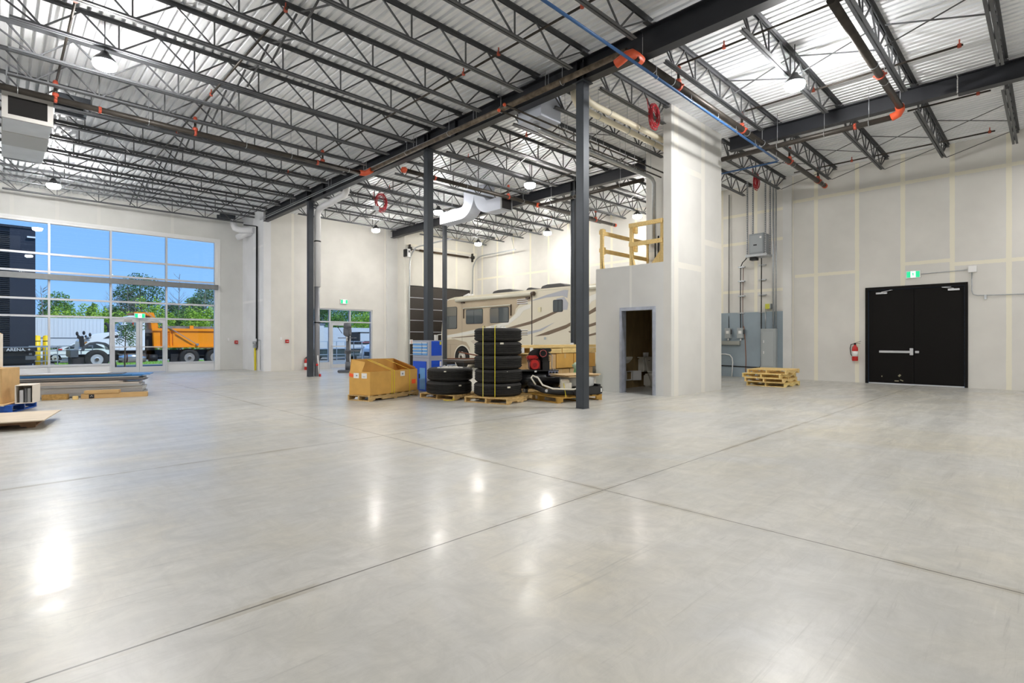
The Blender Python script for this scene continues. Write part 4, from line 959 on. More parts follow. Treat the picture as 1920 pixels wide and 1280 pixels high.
build('scribble', MB().box(-Lb/2-0.005, 0.06, 0.40, -Lb/2-0.003, 0.10, 0.43).box(-Lb/2-0.005, -0.17, 0.39, -Lb/2-0.003, -0.10, 0.40).box(0.23, -Wb/2-0.005, 0.39, 0.28, -Wb/2-0.003, 0.43), M('grey print', (150, 150, 158), 0.7), t)
spin(t, rz, (cx, cy, 0.121))

# blue tool cabinets
cb = M('workshop blue', (16, 82, 214), 0.4); cg = M('cabinet light grey', (168, 174, 190), 0.4); ltb = M('pale blue drawer', (110, 170, 232), 0.35)
X0, Y0, X1, Y1 = 7.42, 10.44, 7.83, 11.13
t = thing('tool_cabinet', 'blue and grey lower tool cabinet with a pegboard side, on the floor', 'cabinet', (X0, Y0, 0), 'blue workshop cabinets')
build('cabinet_body', MB().box(X0, Y0, 0.0, X1, Y1, 0.86), cg, t, 0.006)
build('side_panel', MB().box(X0+0.07, Y0-0.008, 0.06, X1-0.04, Y0, 0.80), cb, t)
dr_ = build('cabinet_door', MB().box(X0-0.012, Y0+0.1, 0.06, X0, Y1-0.03, 0.78), cb, t, 0.003)
build('door_wrap', MB().box(X0-0.016, Y0+0.14, 0.1, X0-0.012, Y1-0.32, 0.62), ltb, dr_)
build('handle', MB().box(X0-0.03, Y0+0.36, 0.36, X0-0.012, Y0+0.39, 0.47), black, dr_)
m = MB()
for i in range(6):
    for k in range(11): m.box(X0+0.11+i*0.045, Y0-0.010, 0.14+k*0.055, X0+0.122+i*0.045, Y0-0.007, 0.152+k*0.055)
build('peg_holes', m, M('peg hole dark', (10, 34, 120), 0.7), t)
build('paper_label', MB().box(X1-0.1, Y0-0.011, 0.66, X1-0.05, Y0-0.008, 0.78), paper, t)
t = thing('drawer_cabinet', 'blue and grey upper cabinet with eight pale blue drawers, on the lower cabinet', 'cabinet', (X0, Y0, 0.86), 'blue workshop cabinets')
build('cabinet_body', MB().box(X0, Y0, 0.862, X1, Y1, 1.29), cg, t, 0.006)
build('side_panel', MB().box(X0+0.07, Y0-0.008, 0.92, X1-0.04, Y0, 1.27), cb, t)
m = MB()
for i in range(6):
    for k in range(6): m.box(X0+0.11+i*0.045, Y0-0.010, 0.95+k*0.05, X0+0.122+i*0.045, Y0-0.007, 0.962+k*0.05)
build('peg_holes', m, M('peg hole dark', (10, 34, 120), 0.7), t)
build('yellow_label', MB().box(X1-0.1, Y0-0.011, 1.18, X1-0.05, Y0-0.008, 1.26), M('yellow label', (206, 200, 60), 0.6), t)
for k in range(4):
    for a, b in ((Y0+0.06, Y0+0.26), (Y0+0.28, Y1-0.03)):
        z = 0.93+k*0.078
        dr_ = build('drawer', MB().box(X0-0.014, a, z, X0, b, z+0.07), ltb, t, 0.002)
        build('drawer_pull', MB().box(X0-0.024, a, z+0.052, X0-0.012, b, z+0.07), white, dr_)

# truck tyres
rub = M('tyre rubber', (34, 33, 32), 0.75, noise=0.25, scale=12, bump=0.1)
rimm = M('white painted wheel disc', (206, 202, 194), 0.4, 0.1)
def make_tyre(R0=0.51, h=0.285, rim=True):
    t = thing('truck_tyre', 'x', 'tyre', (0, 0, 0), None)
    pr = [(0.29, 0.03), (0.34, 0.008), (0.42, 0.0), (R0-0.03, 0.02), (R0-0.004, 0.05)]
    zz2 = 0.05; n = 5; g = 0.010; step = (h-0.10)/n
    for k in range(n):
        a = 0.05+k*step; pr += [(R0, a+g), (R0, a+step-g), (R0-0.016, a+step-g*0.6), (R0-0.016, a+step+g*0.6)] if k < n-1 else [(R0, a+g), (R0-0.004, h-0.05)]
    pr += [(R0-0.03, h-0.02), (0.42, h), (0.34, h-0.008), (0.29, h-0.03), (0.285, h*0.5), (0.29, 0.03)]
    m = MB().lathe(pr, (0, 0, 0), 48, smooth=False, caps=False); m.cur = 1
    for i in range(90):                                    # fine tread sipes
        a = 2*PI*i/90
        for k in range(n):
            z = 0.05+k*step+step/2; m.obox(((R0-0.0005)*math.cos(a), (R0-0.0005)*math.sin(a), z), (0.004, 0.006, step-2.2*g), a, R(12))
    build('tyre_carcass', m, [rub, M('tread groove', (14, 14, 14), 0.9)], t)
    if rim:
        w = build('wheel_disc', MB().lathe([(0.30, h-0.03), (0.285, h+0.004), (0.27, h+0.004), (0.25, h-0.02), (0.2, h-0.005), (0.16, h+0.025), (0.11, h+0.03), (0.10, h+0.01), (0.0, h+0.01)], (0, 0, 0), 30), rimm, t)
        hm = MB()
        for i in range(8):
            a = 2*PI*i/8; hm.cyl((0.205*math.cos(a), 0.205*math.sin(a), h-0.03), (0.205*math.cos(a), 0.205*math.sin(a), h+0.001), 0.026, seg=10)
        build('hand_hole', hm, black, w)
        lm = MB()
        for i in range(10):
            a = 2*PI*i/10; lm.cyl((0.142*math.cos(a), 0.142*math.sin(a), h+0.02), (0.142*math.cos(a), 0.142*math.sin(a), h+0.045), 0.012, seg=6)
        build('lug_nut', lm, galv, w)
    return t
P0 = make_tyre()
P5 = (7.72, 8.33); P2 = (7.33, 9.5)
pallet('weathered pallet under the tall stack of five truck tyres', (7.74, 8.27, 0), R(16), 1.2, 1.06, palw, 0.12)
pallet('weathered pallet under the low stack of two truck tyres', (7.4, 9.55, 0), R(10), 0.95, 1.05, palw, 0.11)
first = True; TAGS = []
tl = M('tyre tag', (226, 222, 206), 0.7)
def place_tyre(x, y, z, rz, lb, tags=()):
    global first
    o = P0 if first else copy_tree(P0); first = False
    o['label'] = lb; o['group'] = 'truck tyres on pallets'; o.location = (x, y, z); o.rotation_euler = (0, 0, 0)
    TAGS.append((o, tags))
    return o
for k in range(5):
    place_tyre(P5[0]+0.012*math.sin(k*2.2), P5[1]+0.012*math.cos(k*1.7), 0.12+k*0.286, 0, f'black truck tyre, {["lowest", "second from the bottom", "middle one", "second from the top", "topmost"][k]} of the strapped stack of five',
               {0: ((-106, 0.2, 0.11),), 1: ((-112, 0.24, 0.03),), 3: ((-124, 0.25, 0.12),)}.get(k, ()))
for k in range(2):
    place_tyre(P2[0]-0.03*(1-k), P2[1], 0.11+k*0.286, 0, f'black truck tyre, {["lower", "upper"][k]} of the stack of two', {0: ((-100, 0.2, 0.1),), 1: ((-140, 0.22, 0.08),)}[k])
for o, tags in TAGS:
    for a, zz3, w in tags:
        an = R(a); r = 0.512
        build('paper_tag', MB().obox((r*math.cos(an), r*math.sin(an), zz3), (0.006, w*0.6, w*0.3), an), tl, o, off=(0, 0, 0))
for dx, lb in ((-0.30, 'yellow strap over the stack of five tyres, toward the tool cabinet'), (-0.05, 'yellow strap over the stack of five tyres, through the middle')):
    # straps wrap the stack in a vertical plane facing the camera
    dv = Vector((0.70, 0.714, 0)); sv = Vector((0.714, -0.70, 0)); c = Vector((P5[0], P5[1], 0)) + sv*dx
    hl = math.sqrt(max(0.02, 0.535**2-dx**2)); pts = []
    for s_, z in ((-1, 0.10), (-1, 0.8), (-1, 1.5), (-0.93, 1.585), (0, 1.605), (0.93, 1.585), (1, 1.5), (1, 0.10)):
        q_ = c + dv*hl*s_; pts.append((q_.x, q_.y, z))
    m = MB()
    for i in range(len(pts)-1): m.bar(pts[i], pts[i+1], 0.013, 0.003, tuple(dv) if abs(pts[i][2]-pts[i+1][2]) > 0.2 else (0, 0, 1))
    tag(build('yellow_strap', m, M('pale yellow strap', (236, 226, 110), 0.5) if dx < -0.2 else yellow), lb, 'strap', 'yellow straps over the tyres')
tag(build('strap_scrap', MB().tube([(6.86, 9.12, 0.01), (6.88, 9.02, 0.012), (6.98, 8.92, 0.01), (6.99, 8.97, 0.05), (7.03, 8.93, 0.012)], 0.008, 6), yellow), 'loose curl of yellow strap lying on the floor before the low tyres', 'strap')

# work table behind the tyres, planks on it
t = thing('work_table', 'dark steel work table behind the two tyres', 'table', (9.2, 11.35, 0))
build('tabletop', MB().box(8.75, 10.75, 0.70, 9.75, 11.9, 0.76), M('worn dark tabletop', (70, 62, 56), 0.5), t, 0.006)
for x, y in ((8.8, 10.8), (9.7, 10.8), (8.8, 11.85), (9.7, 11.85)): build('leg', MB().box(x-0.025, y-0.025, 0, x+0.025, y+0.025, 0.70), black, t)
build('apron', MB().box(8.84, 10.78, 0.65, 9.66, 10.80, 0.70), black, t)
rp = M('reddish brown plank', (122, 70, 44), 0.6, noise=0.2, scale=6, stretch=(1, 6, 6))
tag(build('wood_plank', MB().obox((9.15, 11.2, 0.79), (0.95, 0.14, 0.03), R(-40)), rp), 'reddish plank lying flat on the work table', 'plank')
tag(build('wood_plank', MB().obox((9.35, 11.1, 0.895), (0.8, 0.12, 0.03), R(-44), 0, R(11)), rp), 'reddish plank lying tilted across another plank on the work table', 'plank')

# ------------------------------------------------------------------ machinery pallet
rz = R(-10)
PMc = (8.93, 7.6)
pallet('weathered pallet carrying the compressor and black frame behind the nearest column', (PMc[0], PMc[1], 0), rz, 1.25, 1.3, M('oiled pallet wood', (178, 138, 62), 0.7, noise=0.2, scale=5), 0.125, blocks=True)
# compressor at the back left of the pallet
gloss = M('black gloss enamel', (22, 22, 24), 0.22)
ax, ay = 8.76, 8.12
t = thing('air_compressor', 'black air compressor with a red engine on its tank', 'compressor', (ax, ay, 0.125))
ca, sa = math.cos(R(-35)), math.sin(R(-35))
def lp(u, w, z): return (ax+u*ca-w*sa, ay+u*sa+w*ca, z)
tk = MB(); d_ = Vector((ca, sa, 0)); c0 = Vector(lp(-0.42, 0, 0.40)); c1 = Vector(lp(0.42, 0, 0.40))
tk.tube([c0-d_*0.07, c0-d_*0.05, c0, c1, c1+d_*0.05, c1+d_*0.07], 0.2, 24, True, [0.09, 0.15, 0.2, 0.2, 0.15, 0.09])
build('tank', tk, gloss, t)
for u in (-0.3, 0.3): build('foot', MB().obox(lp(u, 0, 0.17), (0.06, 0.34, 0.09), R(-35)), gloss, t)
build('deck_plate', MB().obox(lp(0, 0, 0.615), (0.86, 0.36, 0.025), R(-35)), black, t)
build('engine_block', MB().obox(lp(-0.1, 0, 0.75), (0.24, 0.24, 0.22), R(-35)), M('engine dark red', (120, 24, 26), 0.4), t, 0.02)
build('recoil_housing', MB().cyl(lp(-0.12, -0.12, 0.75), lp(-0.12, -0.22, 0.75), 0.115, 0.10, 22), redp, t)
build('recoil_hub', MB().cyl(lp(-0.12, -0.22, 0.75), lp(-0.12, -0.235, 0.75), 0.045, seg=16), M('darker red', (150, 24, 26), 0.4), t)
build('fuel_tank', MB().obox(lp(-0.14, 0.02, 0.90), (0.26, 0.2, 0.1), R(-35)), redp, t, 0.03)
pm = MB().obox(lp(0.16, 0, 0.72), (0.16, 0.18, 0.2), R(-35))
for k in range(6): pm.obox(lp(0.16, 0, 0.83+k*0.035), (0.2, 0.2, 0.014), R(-35))
build('pump_cylinder', pm.obox(lp(0.16, 0, 0.93), (0.14, 0.14, 0.24), R(-35)), black, t)
build('pump_head', MB().obox(lp(0.16, 0, 1.07), (0.24, 0.24, 0.08), R(-35)), gloss, t, 0.015)
build('air_filter', MB().cyl(lp(0.06, -0.13, 1.0), lp(0.06, -0.24, 1.0), 0.075, seg=18), gloss, t)
build('filter_ring', MB().tube([lp(0.06+0.075*math.cos(a), -0.243, 1.0+0.075*math.sin(a)) for a in [i*2*PI/18 for i in range(19)]], 0.006, 6), M('pink red ring', (200, 90, 90), 0.5), t)
build('belt_guard', MB().cyl(lp(0.02, 0.14, 0.86), lp(0.02, 0.2, 0.86), 0.24, seg=24), black, t)
build('gauge_panel', MB().obox(lp(0.30, -0.2, 0.56), (0.22, 0.02, 0.1), R(-35)), M('gauge plate', (130, 136, 160), 0.4), t)
for k in range(3): build('gauge', MB().cyl(lp(0.23+0.07*k, -0.2, 0.57), lp(0.23+0.07*k, -0.225, 0.57), 0.025, seg=12), black, t)
build('copper_line', MB().tube([lp(0.2, -0.15, 1.02), lp(0.27, -0.22, 0.95), lp(0.26, -0.22, 0.7), lp(0.3, -0.2, 0.6)], 0.010, 8), galv, t)
build('white_sticker', MB().obox(lp(-0.1, -0.185, 0.60), (0.05, 0.004, 0.035), R(-35)), paper, t)
# black attachment frame with a round drum and cardboard
fx, fy = 8.84, 7.28
t = thing('attachment_frame', 'black curved steel machine frame with a pale hose lying on the front pallet', 'machine frame', (fx, fy, 0.125))
arc = [(fx-0.55+0.05*math.cos(a), fy+0.45*math.cos(a)+0.1, 0.2) for a in [0]]
build('side_arm', MB().tube([(8.3, 7.95, 0.34), (8.22, 7.72, 0.30), (8.24, 7.45, 0.23), (8.36, 7.22, 0.2), (8.55, 7.08, 0.2), (8.8, 7.0, 0.2)], 0.055, 10), black, t)
build('front_beam', MB().obox((9.08, 6.97, 0.215), (0.72, 0.16, 0.16), rz), M('black powder coat', (40, 40, 38), 0.6), t, 0.012)
build('pivot_boss', MB().cyl((8.70, 6.93, 0.21), (8.72, 7.1, 0.21), 0.075, seg=18), black, t)
build('rear_beam', MB().obox((9.0, 7.5, 0.2), (0.9, 0.12, 0.14), rz), black, t)
build('knuckle', MB().cyl((8.25, 7.4, 0.24), (8.21, 7.38, 0.24), 0.03, seg=12), chrome, t)
build('hose', MB().tube([(8.12, 7.6, 0.36), (8.08, 7.7, 0.5), (8.18, 7.74, 0.54), (8.14, 7.55, 0.5), (8.14, 7.42, 0.36), (8.24, 7.22, 0.29), (8.4, 7.08, 0.28), (8.62, 6.97, 0.27), (8.75, 6.95, 0.3)], 0.018, 8), M('pale hose', (226, 220, 206), 0.5), t)
build('white_label', MB().obox((9.33, 6.80, 0.22), (0.03, 0.004, 0.08), rz), paper, t)
build('hitch_block', MB().obox((9.42, 7.0, 0.24), (0.1, 0.2, 0.2), rz), black, t, 0.012)
build('white_tag', MB().obox((9.40, 6.893, 0.25), (0.06, 0.004, 0.08), rz), paper, t)
for p in ((8.45, 7.1), (8.68, 6.86)): build('tie_strap', MB().bar((p[0], p[1]-0.05, 0.12), (p[0]+0.02, p[1]+0.03, 0.40), 0.015, 0.004, (0, 1, 0)), yellow, t)
t = thing('wrapped_drum', 'grey round drum under cardboard sheets on the front pallet', 'drum', (9.05, 7.4, 0.28))
build('drum_body', MB().lathe([(0.0, 0.30), (0.35, 0.30), (0.37, 0.33), (0.37, 0.48), (0.35, 0.51), (0, 0.51)], (9.08, 7.27, 0), 36), M('grey film wrap', (176, 178, 176), 0.35, noise=0.08, scale=8), t)
t = thing('carton_blank', 'white folded paper bag tied at the front of the black frame', 'paper bag', (8.62, 7.2, 0.3))
build('bag_body', MB().obox((8.58, 7.16, 0.34), (0.22, 0.12, 0.13), R(-25)).obox((8.57, 7.18, 0.43), (0.18, 0.08, 0.06), R(-25), R(20)), M('crumpled white paper', (236, 230, 216), 0.8, noise=0.05, scale=20, bump=0.3), t, 0.01)
for z, ro, w, lb in ((0.515, -6, 0.9, 'lower flat cardboard sheet on the grey drum'), (0.545, -14, 0.95, 'upper flat cardboard sheet on the grey drum')):
    tag(build('cardboard_sheet', MB().obox((9.0, 7.26, z+0.012), (w, 0.6, 0.016), R(ro)), card2, None, 0.003), lb, 'cardboard sheet', 'flat cardboard sheets')

# ------------------------------------------------------------------ crates and cartons behind
def carton(lb, x0, y0, z0, x1, y1, z1, mt=card, grp='cartons stacked before the motorhome', seam=True, label=True, name='cardboard_carton'):
    t = thing(name, lb, 'cardboard box', ((x0+x1)/2, (y0+y1)/2, z0), grp)
    b = build('carton_body', MB().box(x0, y0, z0, x1, y1, z1-0.002), mt, t, 0.004)
    if seam: build('packing_tape', MB().box((x0+x1)/2-0.025, y0-0.002, z1-0.12, (x0+x1)/2+0.025, y0, z1-0.002).box((x0+x1)/2-0.025, y0, z1-0.002, (x0+x1)/2+0.025, y1, z1), M('tan tape', (206, 176, 128), 0.3) if 'tan tape' not in bpy.data.materials else bpy.data.materials['tan tape'], t)
    if label: build('paper_label', MB().box(x0+0.06, y0-0.003, z1-0.2, x0+0.16, y0, z1-0.06), paper, t)
    return t
YB = 8.85
carton('tan carton on the floor row behind the compressor, nearest the tyres', 9.0, YB, 0.12, 9.55, YB+0.6, 0.55)
carton('tan carton on the floor row, second from the tyres', 9.57, YB+0.02, 0.12, 10.05, YB+0.6, 0.56)
carton('tan carton on the floor row behind the nearest column', 10.07, YB, 0.12, 10.75, YB+0.6, 0.56, label=False)
carton('tan carton on the floor row beside the washroom wall', 10.77, YB, 0.12, 11.75, YB+0.6, 0.57, card2, label=False)
carton('wide taped carton on the second row above the small cartons', 9.1, YB-0.05, 0.57, 10.15, YB+0.6, 0.94)
carton('plain carton on the second row behind the nearest column', 10.17, YB-0.05, 0.58, 10.85, YB+0.6, 0.95, card3, label=False)
carton('plain carton on the second row next to the washroom wall', 10.87, YB-0.05, 0.58, 11.8, YB+0.6, 0.95, card3, label=False)
pallet('weathered pallet under the cartons before the motorhome, tyre side', (9.6, YB+0.3, 0), 0, 1.25, 0.7, palw, 0.118)
pallet('weathered pallet under the cartons before the motorhome, washroom side', (11.0, YB+0.3, 0), 0, 1.4, 0.7, palw, 0.118)
t = thing('lumber_crate', 'long pine plank crate lying on top of the cartons', 'wooden crate', (10.2, YB+0.3, 0.96))
build('front_plank', MB().box(8.75, YB-0.06, 1.1, 11.9, YB-0.03, 1.15).box(9.35, YB-0.07, 0.97, 10.35, YB-0.04, 1.08).box(10.4, YB-0.06, 0.97, 11.9, YB-0.03, 1.09), pine, t, 0.003)
build('rear_plank', MB().box(8.75, YB+0.57, 0.97, 11.9, YB+0.6, 1.15), pine, t)
build('floor_plank', MB().box(8.75, YB-0.03, 0.955, 11.9, YB+0.57, 0.985), pine, t)
for x in (8.78, 9.3, 10.36, 11.2): build('cross_rib', MB().box(x, YB-0.03, 0.985, x+0.05, YB+0.57, 1.13), pine, t)
build('lid_plank', MB().box(8.6, YB+0.0, 1.15, 11.95, YB+0.3, 1.17), pine, t); build('lid_plank', MB().box(8.7, YB+0.32, 1.15, 11.95, YB+0.6, 1.17), pine, t)
build('paper_label', MB().box(9.18, YB-0.075, 1.01, 9.28, YB-0.06, 1.11).box(8.86, YB-0.075, 0.99, 8.98, YB-0.06, 1.12), paper, t)
t = thing('green_bag', 'green and white plastic bag standing between column and washroom', 'bag', (10.3, 8.2, 0))
gr = M('green plastic film', (36, 150, 66), 0.35, rgb2=(210, 222, 214), scale=5)
bag = MB().lathe([(0.0, 0.0), (0.16, 0.01), (0.2, 0.12), (0.17, 0.25), (0.19, 0.4), (0.14, 0.56), (0.2, 0.66), (0.12, 0.74), (0.05, 0.72), (0.0, 0.7)], (10.55, 8.35, 0.0), 12)
bag.v = [(x+0.03*math.sin(z*23+y*9), y+0.03*math.cos(z*19+x*11), z) for x, y, z in bag.v]
build('bag_body', bag, gr, t)

# drill press by the side entrance
t = thing('drill_press', 'dark grey pillar drill press standing before the side entrance', 'drill press', (10.0, 19.8, 0))
dg = M('machine dark grey', (104, 108, 116), 0.45, 0.2); gx, gy = 10.05, 19.75
build('base', MB().obox((gx, gy, 0.05), (0.62, 0.42, 0.1), R(-44)), dg, t, 0.02)
build('pillar', MB().cyl((gx+0.07, gy+0.05, 0.1), (gx+0.07, gy+0.05, 1.5), 0.07, seg=16).cyl((gx+0.07, gy+0.05, 0.1), (gx+0.07, gy+0.05, 0.42), 0.1, seg=16), dg, t)
build('work_table', MB().obox((gx+0.18, gy-0.12, 0.86), (0.5, 0.34, 0.04), R(-44)).cyl((gx+0.07, gy+0.05, 0.74), (gx+0.07, gy+0.05, 0.9), 0.12, seg=14), dg, t)
build('upper_table', MB().obox((gx+0.02, gy+0.0, 1.38), (0.66, 0.28, 0.03), R(-44)), dg, t)
build('head', MB().obox((gx+0.02, gy-0.02, 1.62), (0.26, 0.3, 0.3), R(-44)).obox((gx+0.02, gy-0.02, 1.50), (0.2, 0.2, 0.14), R(-44)), dg, t, 0.03)
build('motor', MB().cyl((gx+0.03, gy, 1.76), (gx+0.03, gy, 1.97), 0.16, 0.14, 18), dg, t)
build('spindle', MB().cyl((gx-0.06, gy-0.12, 1.25), (gx-0.06, gy-0.12, 1.45), 0.03, seg=10), chrome, t)
build('feed_lever', MB().tube([(gx-0.16, gy+0.08, 1.56), (gx-0.26, gy+0.2, 1.78)], 0.012, 8).ball((gx-0.27, gy+0.21, 1.8), 0.025), black, t)
build('power_cord', MB().tube([(gx+0.14, gy-0.06, 1.6), (gx+0.24, gy-0.1, 1.2), (gx+0.25, gy-0.15, 0.6), (gx+0.27, gy-0.2, 0.05)], 0.01, 6), black, t)
t = thing('floor_stand', 'red and white marker post at the foot of the drain column', 'marker post', (8.3, 18.2, 0))
build('post', MB().cyl((8.22, 18.22, 0), (8.16, 18.2, 0.75), 0.022, seg=8), white, t); build('red_cap', MB().ball((8.13, 18.19, 0.42), 0.045), redp, t); build('foot', MB().cyl((8.24, 18.2, 0), (8.24, 18.2, 0.09), 0.04, seg=10), redp, t)

# ------------------------------------------------------------------ left foreground group
pallet('unpainted low pallet nearest the camera at the left edge', (-0.14, 11.18, 0), R(-9), 1.3, 1.0, M('red brown pallet', (150, 118, 92), 0.75, noise=0.15, scale=5), 0.115)
tag(build('plywood_sheet', MB().obox((-0.1, 11.1, 0.126), (1.52, 1.35, 0.016), R(-12)), M('pale plywood', (210, 194, 172), 0.7, noise=0.08, scale=3, stretch=(1, 4, 1)), None, 0.002), 'pale plywood sheet lying on the low pallet at the left edge', 'plywood sheet')
bluep = M('blue painted wood', (34, 88, 178), 0.6, noise=0.2, scale=8)
bp_ = pallet('bright blue pallet under the cardboard boxes at the left edge', (-0.22, 13.62, 0), R(-21), 1.3, 1.05, bluep, 0.14, blocks=True)
tag(build('cardboard_liner', MB().obox((-0.25, 13.62, 0.149), (1.2, 1.1, 0.014), R(-21)), card2), 'thin cardboard liner sheet on the blue pallet', 'cardboard sheet')
def rbox(lb, c, size, rz, mt, grp=None, name='cardboard_carton'):
    t = thing(name, lb, 'cardboard box', (0, 0, 0), grp)
    w, d__, h = size
    build('carton_body', MB().box(-w/2, -d__/2, 0, w/2, d__/2, h), mt, t, 0.005)
    return t, (w, d__, h)
t, (w, dd, h) = rbox('big tan carton with a white address label, lowest of the left pile', None, (0.85, 0.7, 0.63), 0, card)
build('address_label', MB().box(w/2-0.40, -dd/2-0.003, h-0.21, w/2-0.10, -dd/2, h-0.07), paper, t)
m = MB()
for k, (a, b) in enumerate(((0.38, 0.27), (0.38, 0.20), (0.34, 0.22))): m.box(w/2-a, -dd/2-0.005, h-0.10-k*0.035, w/2-b, -dd/2-0.003, h-0.092-k*0.035)
build('written_lines', m.box(w/2-0.19, -dd/2-0.005, h-0.185, w/2-0.14, -dd/2-0.003, h-0.165), ink, t)
build('packing_tape', MB().box(w/2-0.46, -dd/2-0.002, h-0.09, w/2-0.22, -dd/2, h).box(w/2-0.45, -dd/2, h, w/2-0.25, dd/2, h+0.002), M('shiny tape', (206, 170, 110), 0.15), t)
spin(t, R(-21), (-0.195, 13.53, 0.157))
t, (w, dd, h) = rbox('crushed tan carton wrapped in clear film, on top of the left pile', None, (0.62, 0.5, 0.62), 0, card)
build('crushed_flap', MB().prism([(-w/2, h), (w/2, h), (w/2-0.06, h+0.03), (0, h+0.045), (-w/2, h+0.02)], -dd/2, dd/2, 'xz'), card2, t)
film = M('crumpled clear film', (236, 228, 216), 0.15, noise=0.05, scale=10, bump=0.3)
build('film_wrap', MB().add([(-0.12, -dd/2-0.004, h), (w/2+0.003, -dd/2-0.004, h), (w/2+0.003, -dd/2-0.004, h-0.12), (0.16, -dd/2-0.006, h-0.2), (0.1, -dd/2-0.004, h-0.1)], [(0, 1, 2, 3, 4)]).add([(w/2+0.004, -dd/2, h), (w/2+0.004, dd/2, h), (w/2+0.004, dd/2, 0.0), (w/2+0.004, -dd/2, 0.02)], [(0, 1, 2, 3)]), film, t)
build('dark_tape', MB().add([(-0.28, -dd/2-0.003, h-0.02), (0.16, -dd/2-0.003, h-0.2), (0.16, -dd/2-0.003, h-0.36), (-0.02, -dd/2-0.003, h-0.46), (-0.28, -dd/2-0.003, h-0.2)], [(0, 1, 2, 3, 4)]), M('brown stain on board', (166, 128, 78), 0.8), t)
spin(t, R(-30), (-0.30, 13.62, 0.792))
t = thing('open_carton', 'small white open carton lying on its side with panels in it', 'cardboard box', (0, 0, 0))
w, dd, h = 0.25, 0.42, 0.33
build('carton_walls', MB().box(-w/2, -dd/2, 0, w/2, dd/2, 0.012).box(-w/2, -dd/2, h-0.012, w/2, dd/2, h).box(-w/2, -dd/2, 0.012, -w/2+0.012, dd/2, h-0.012).box(w/2-0.012, -dd/2, 0.012, w/2, dd/2, h-0.012).box(-w/2+0.012, dd/2-0.012, 0.012, w/2-0.012, dd/2, h-0.012), M('white corrugated board', (238, 228, 216), 0.7), t, 0.003)
spin(t, R(-16), (0.42, 13.12, 0.157))
for k, (lx, g, wd) in enumerate(((-0.04, (190, 190, 192), 0.05), (0.02, (96, 98, 100), 0.03), (0.065, (150, 150, 150), 0.045))):
    b = MB().box(lx-wd/2, -0.19, 0.014, lx+wd/2, 0.17, 0.24+0.03*(k > 0))
    o = build('panel_sample', b, M(f'sample grey {k}', g, 0.5), None, 0.003)
    tag(o, ['light grey panel sample in the open carton, toward the big carton', 'dark grey panel sample in the middle of the open carton', 'mid grey panel sample in the open carton, outermost'][k], 'panel sample', 'panel samples in the open carton')
    spin(o, R(-16), (0.42, 13.12, 0.157))

# long pile of steel framing and flashings
ang = R(-17)
layers = [  # z0, z1, length offset right, depth, colour
    (0.02, 0.10, 0.0, (172, 172, 172)), (0.102, 0.17, -0.03, (186, 186, 188)), (0.172, 0.225, -0.01, (198, 198, 196)), (0.227, 0.28, -0.06, (182, 184, 186)),
    (0.282, 0.32, -0.10, (214, 206, 198)), (0.322, 0.36, -0.40, (222, 214, 206)), (0.361, 0.375, 0.02, (76, 74, 92)), (0.376, 0.389, 0.0, (112, 112, 118)),
    (0.390, 0.405, -0.02, (206, 204, 198)), (0.406, 0.425, -0.02, (96, 98, 106)), (0.427, 0.45, -0.10, (198, 194, 186)), (0.452, 0.475, -0.04, (70, 128, 190)), (0.477, 0.505, -0.22, (62, 122, 178)), (0.507, 0.522, -0.42, (110, 108, 106)), (0.524, 0.54, -0.7, (214, 208, 200))]
names = ['lowest', 'second', 'third', 'fourth', 'fifth', 'sixth', 'short dark', 'eighth', 'ninth', 'tenth', 'eleventh', 'twelfth', 'blue ended thirteenth', 'fourteenth', 'uppermost']
ex, ey = 2.50, 15.0
for k, (z0, z1, dx, c) in enumerate(layers):
    L_ = 3.3 if k not in (6,) else 0.5
    d0 = 0.0 if k not in (6,) else -0.012
    y1_ = 0.62 - 0.02*(k % 3)
    mm = M(f'flashing {k}', c, 0.35, 0.45 if max(c)-min(c) < 20 else 0.1, noise=0.08, scale=2, stretch=(0.3, 6, 6))
    mb = MB().box(-L_+dx, d0+0.012*((k*7) % 3), z0, dx, y1_, z1)
    o = build('metal_panel', mb, mm, None, 0.002)
    if k == 12: build('blue_end', MB().box(dx, 0.02, z0, dx+0.34, 0.55, z1-0.004), M('bright blue film', (72, 136, 200), 0.35), o)
    spin(o, ang, (ex, ey, 0))
    tag(o, f'long metal panel in the pile at the left, {names[k]} layer from the floor', 'metal panel', 'long metal panels in the pile at the left')
for k, (x0, lb) in enumerate(((-2.9, 'timber bearer under the far end of the metal pile'), (-0.5, 'timber bearer under the near end of the metal pile'))):
    o = build('timber_bearer', MB().box(x0, 0.02, 0, x0+0.1, 0.6, 0.018), palw); spin(o, ang, (ex, ey, 0)); tag(o, lb, 'timber', 'bearers under the metal pile')
def floor_piece(name, lb, cat, p0, p1, w, z0, z1, mt, grp=None):
    m = MB().bar((*p0, (z0+z1)/2), (*p1, (z0+z1)/2), w, z1-z0)
    return tag(build(name, m, mt, None, 0.004), lb, cat, grp)
floor_piece('long_carton', 'long thin brown carton on the floor along the metal pile', 'cardboard box', (1.36, 15.02), (2.52, 14.66), 0.14, 0, 0.105, card)
o = bpy.data.objects['long_carton']
build('arrow_mark', MB().bar((1.475, 14.906, 0.05), (1.565, 14.878, 0.05), 0.004, 0.085), ink, o, off=(0, 0, 0))
build('arrow_print', MB().bar((1.50, 14.895, 0.04), (1.52, 14.889, 0.075), 0.004, 0.012, (0, 1, 0)).bar((1.54, 14.883, 0.04), (1.52, 14.889, 0.075), 0.004, 0.012, (0, 1, 0)), paper, o, off=(0, 0, 0))
floor_piece('flat_carton', 'flat brown carton lying on the long carton', 'cardboard box', (1.42, 15.02), (2.02, 14.83), 0.2, 0.107, 0.175, card, None)
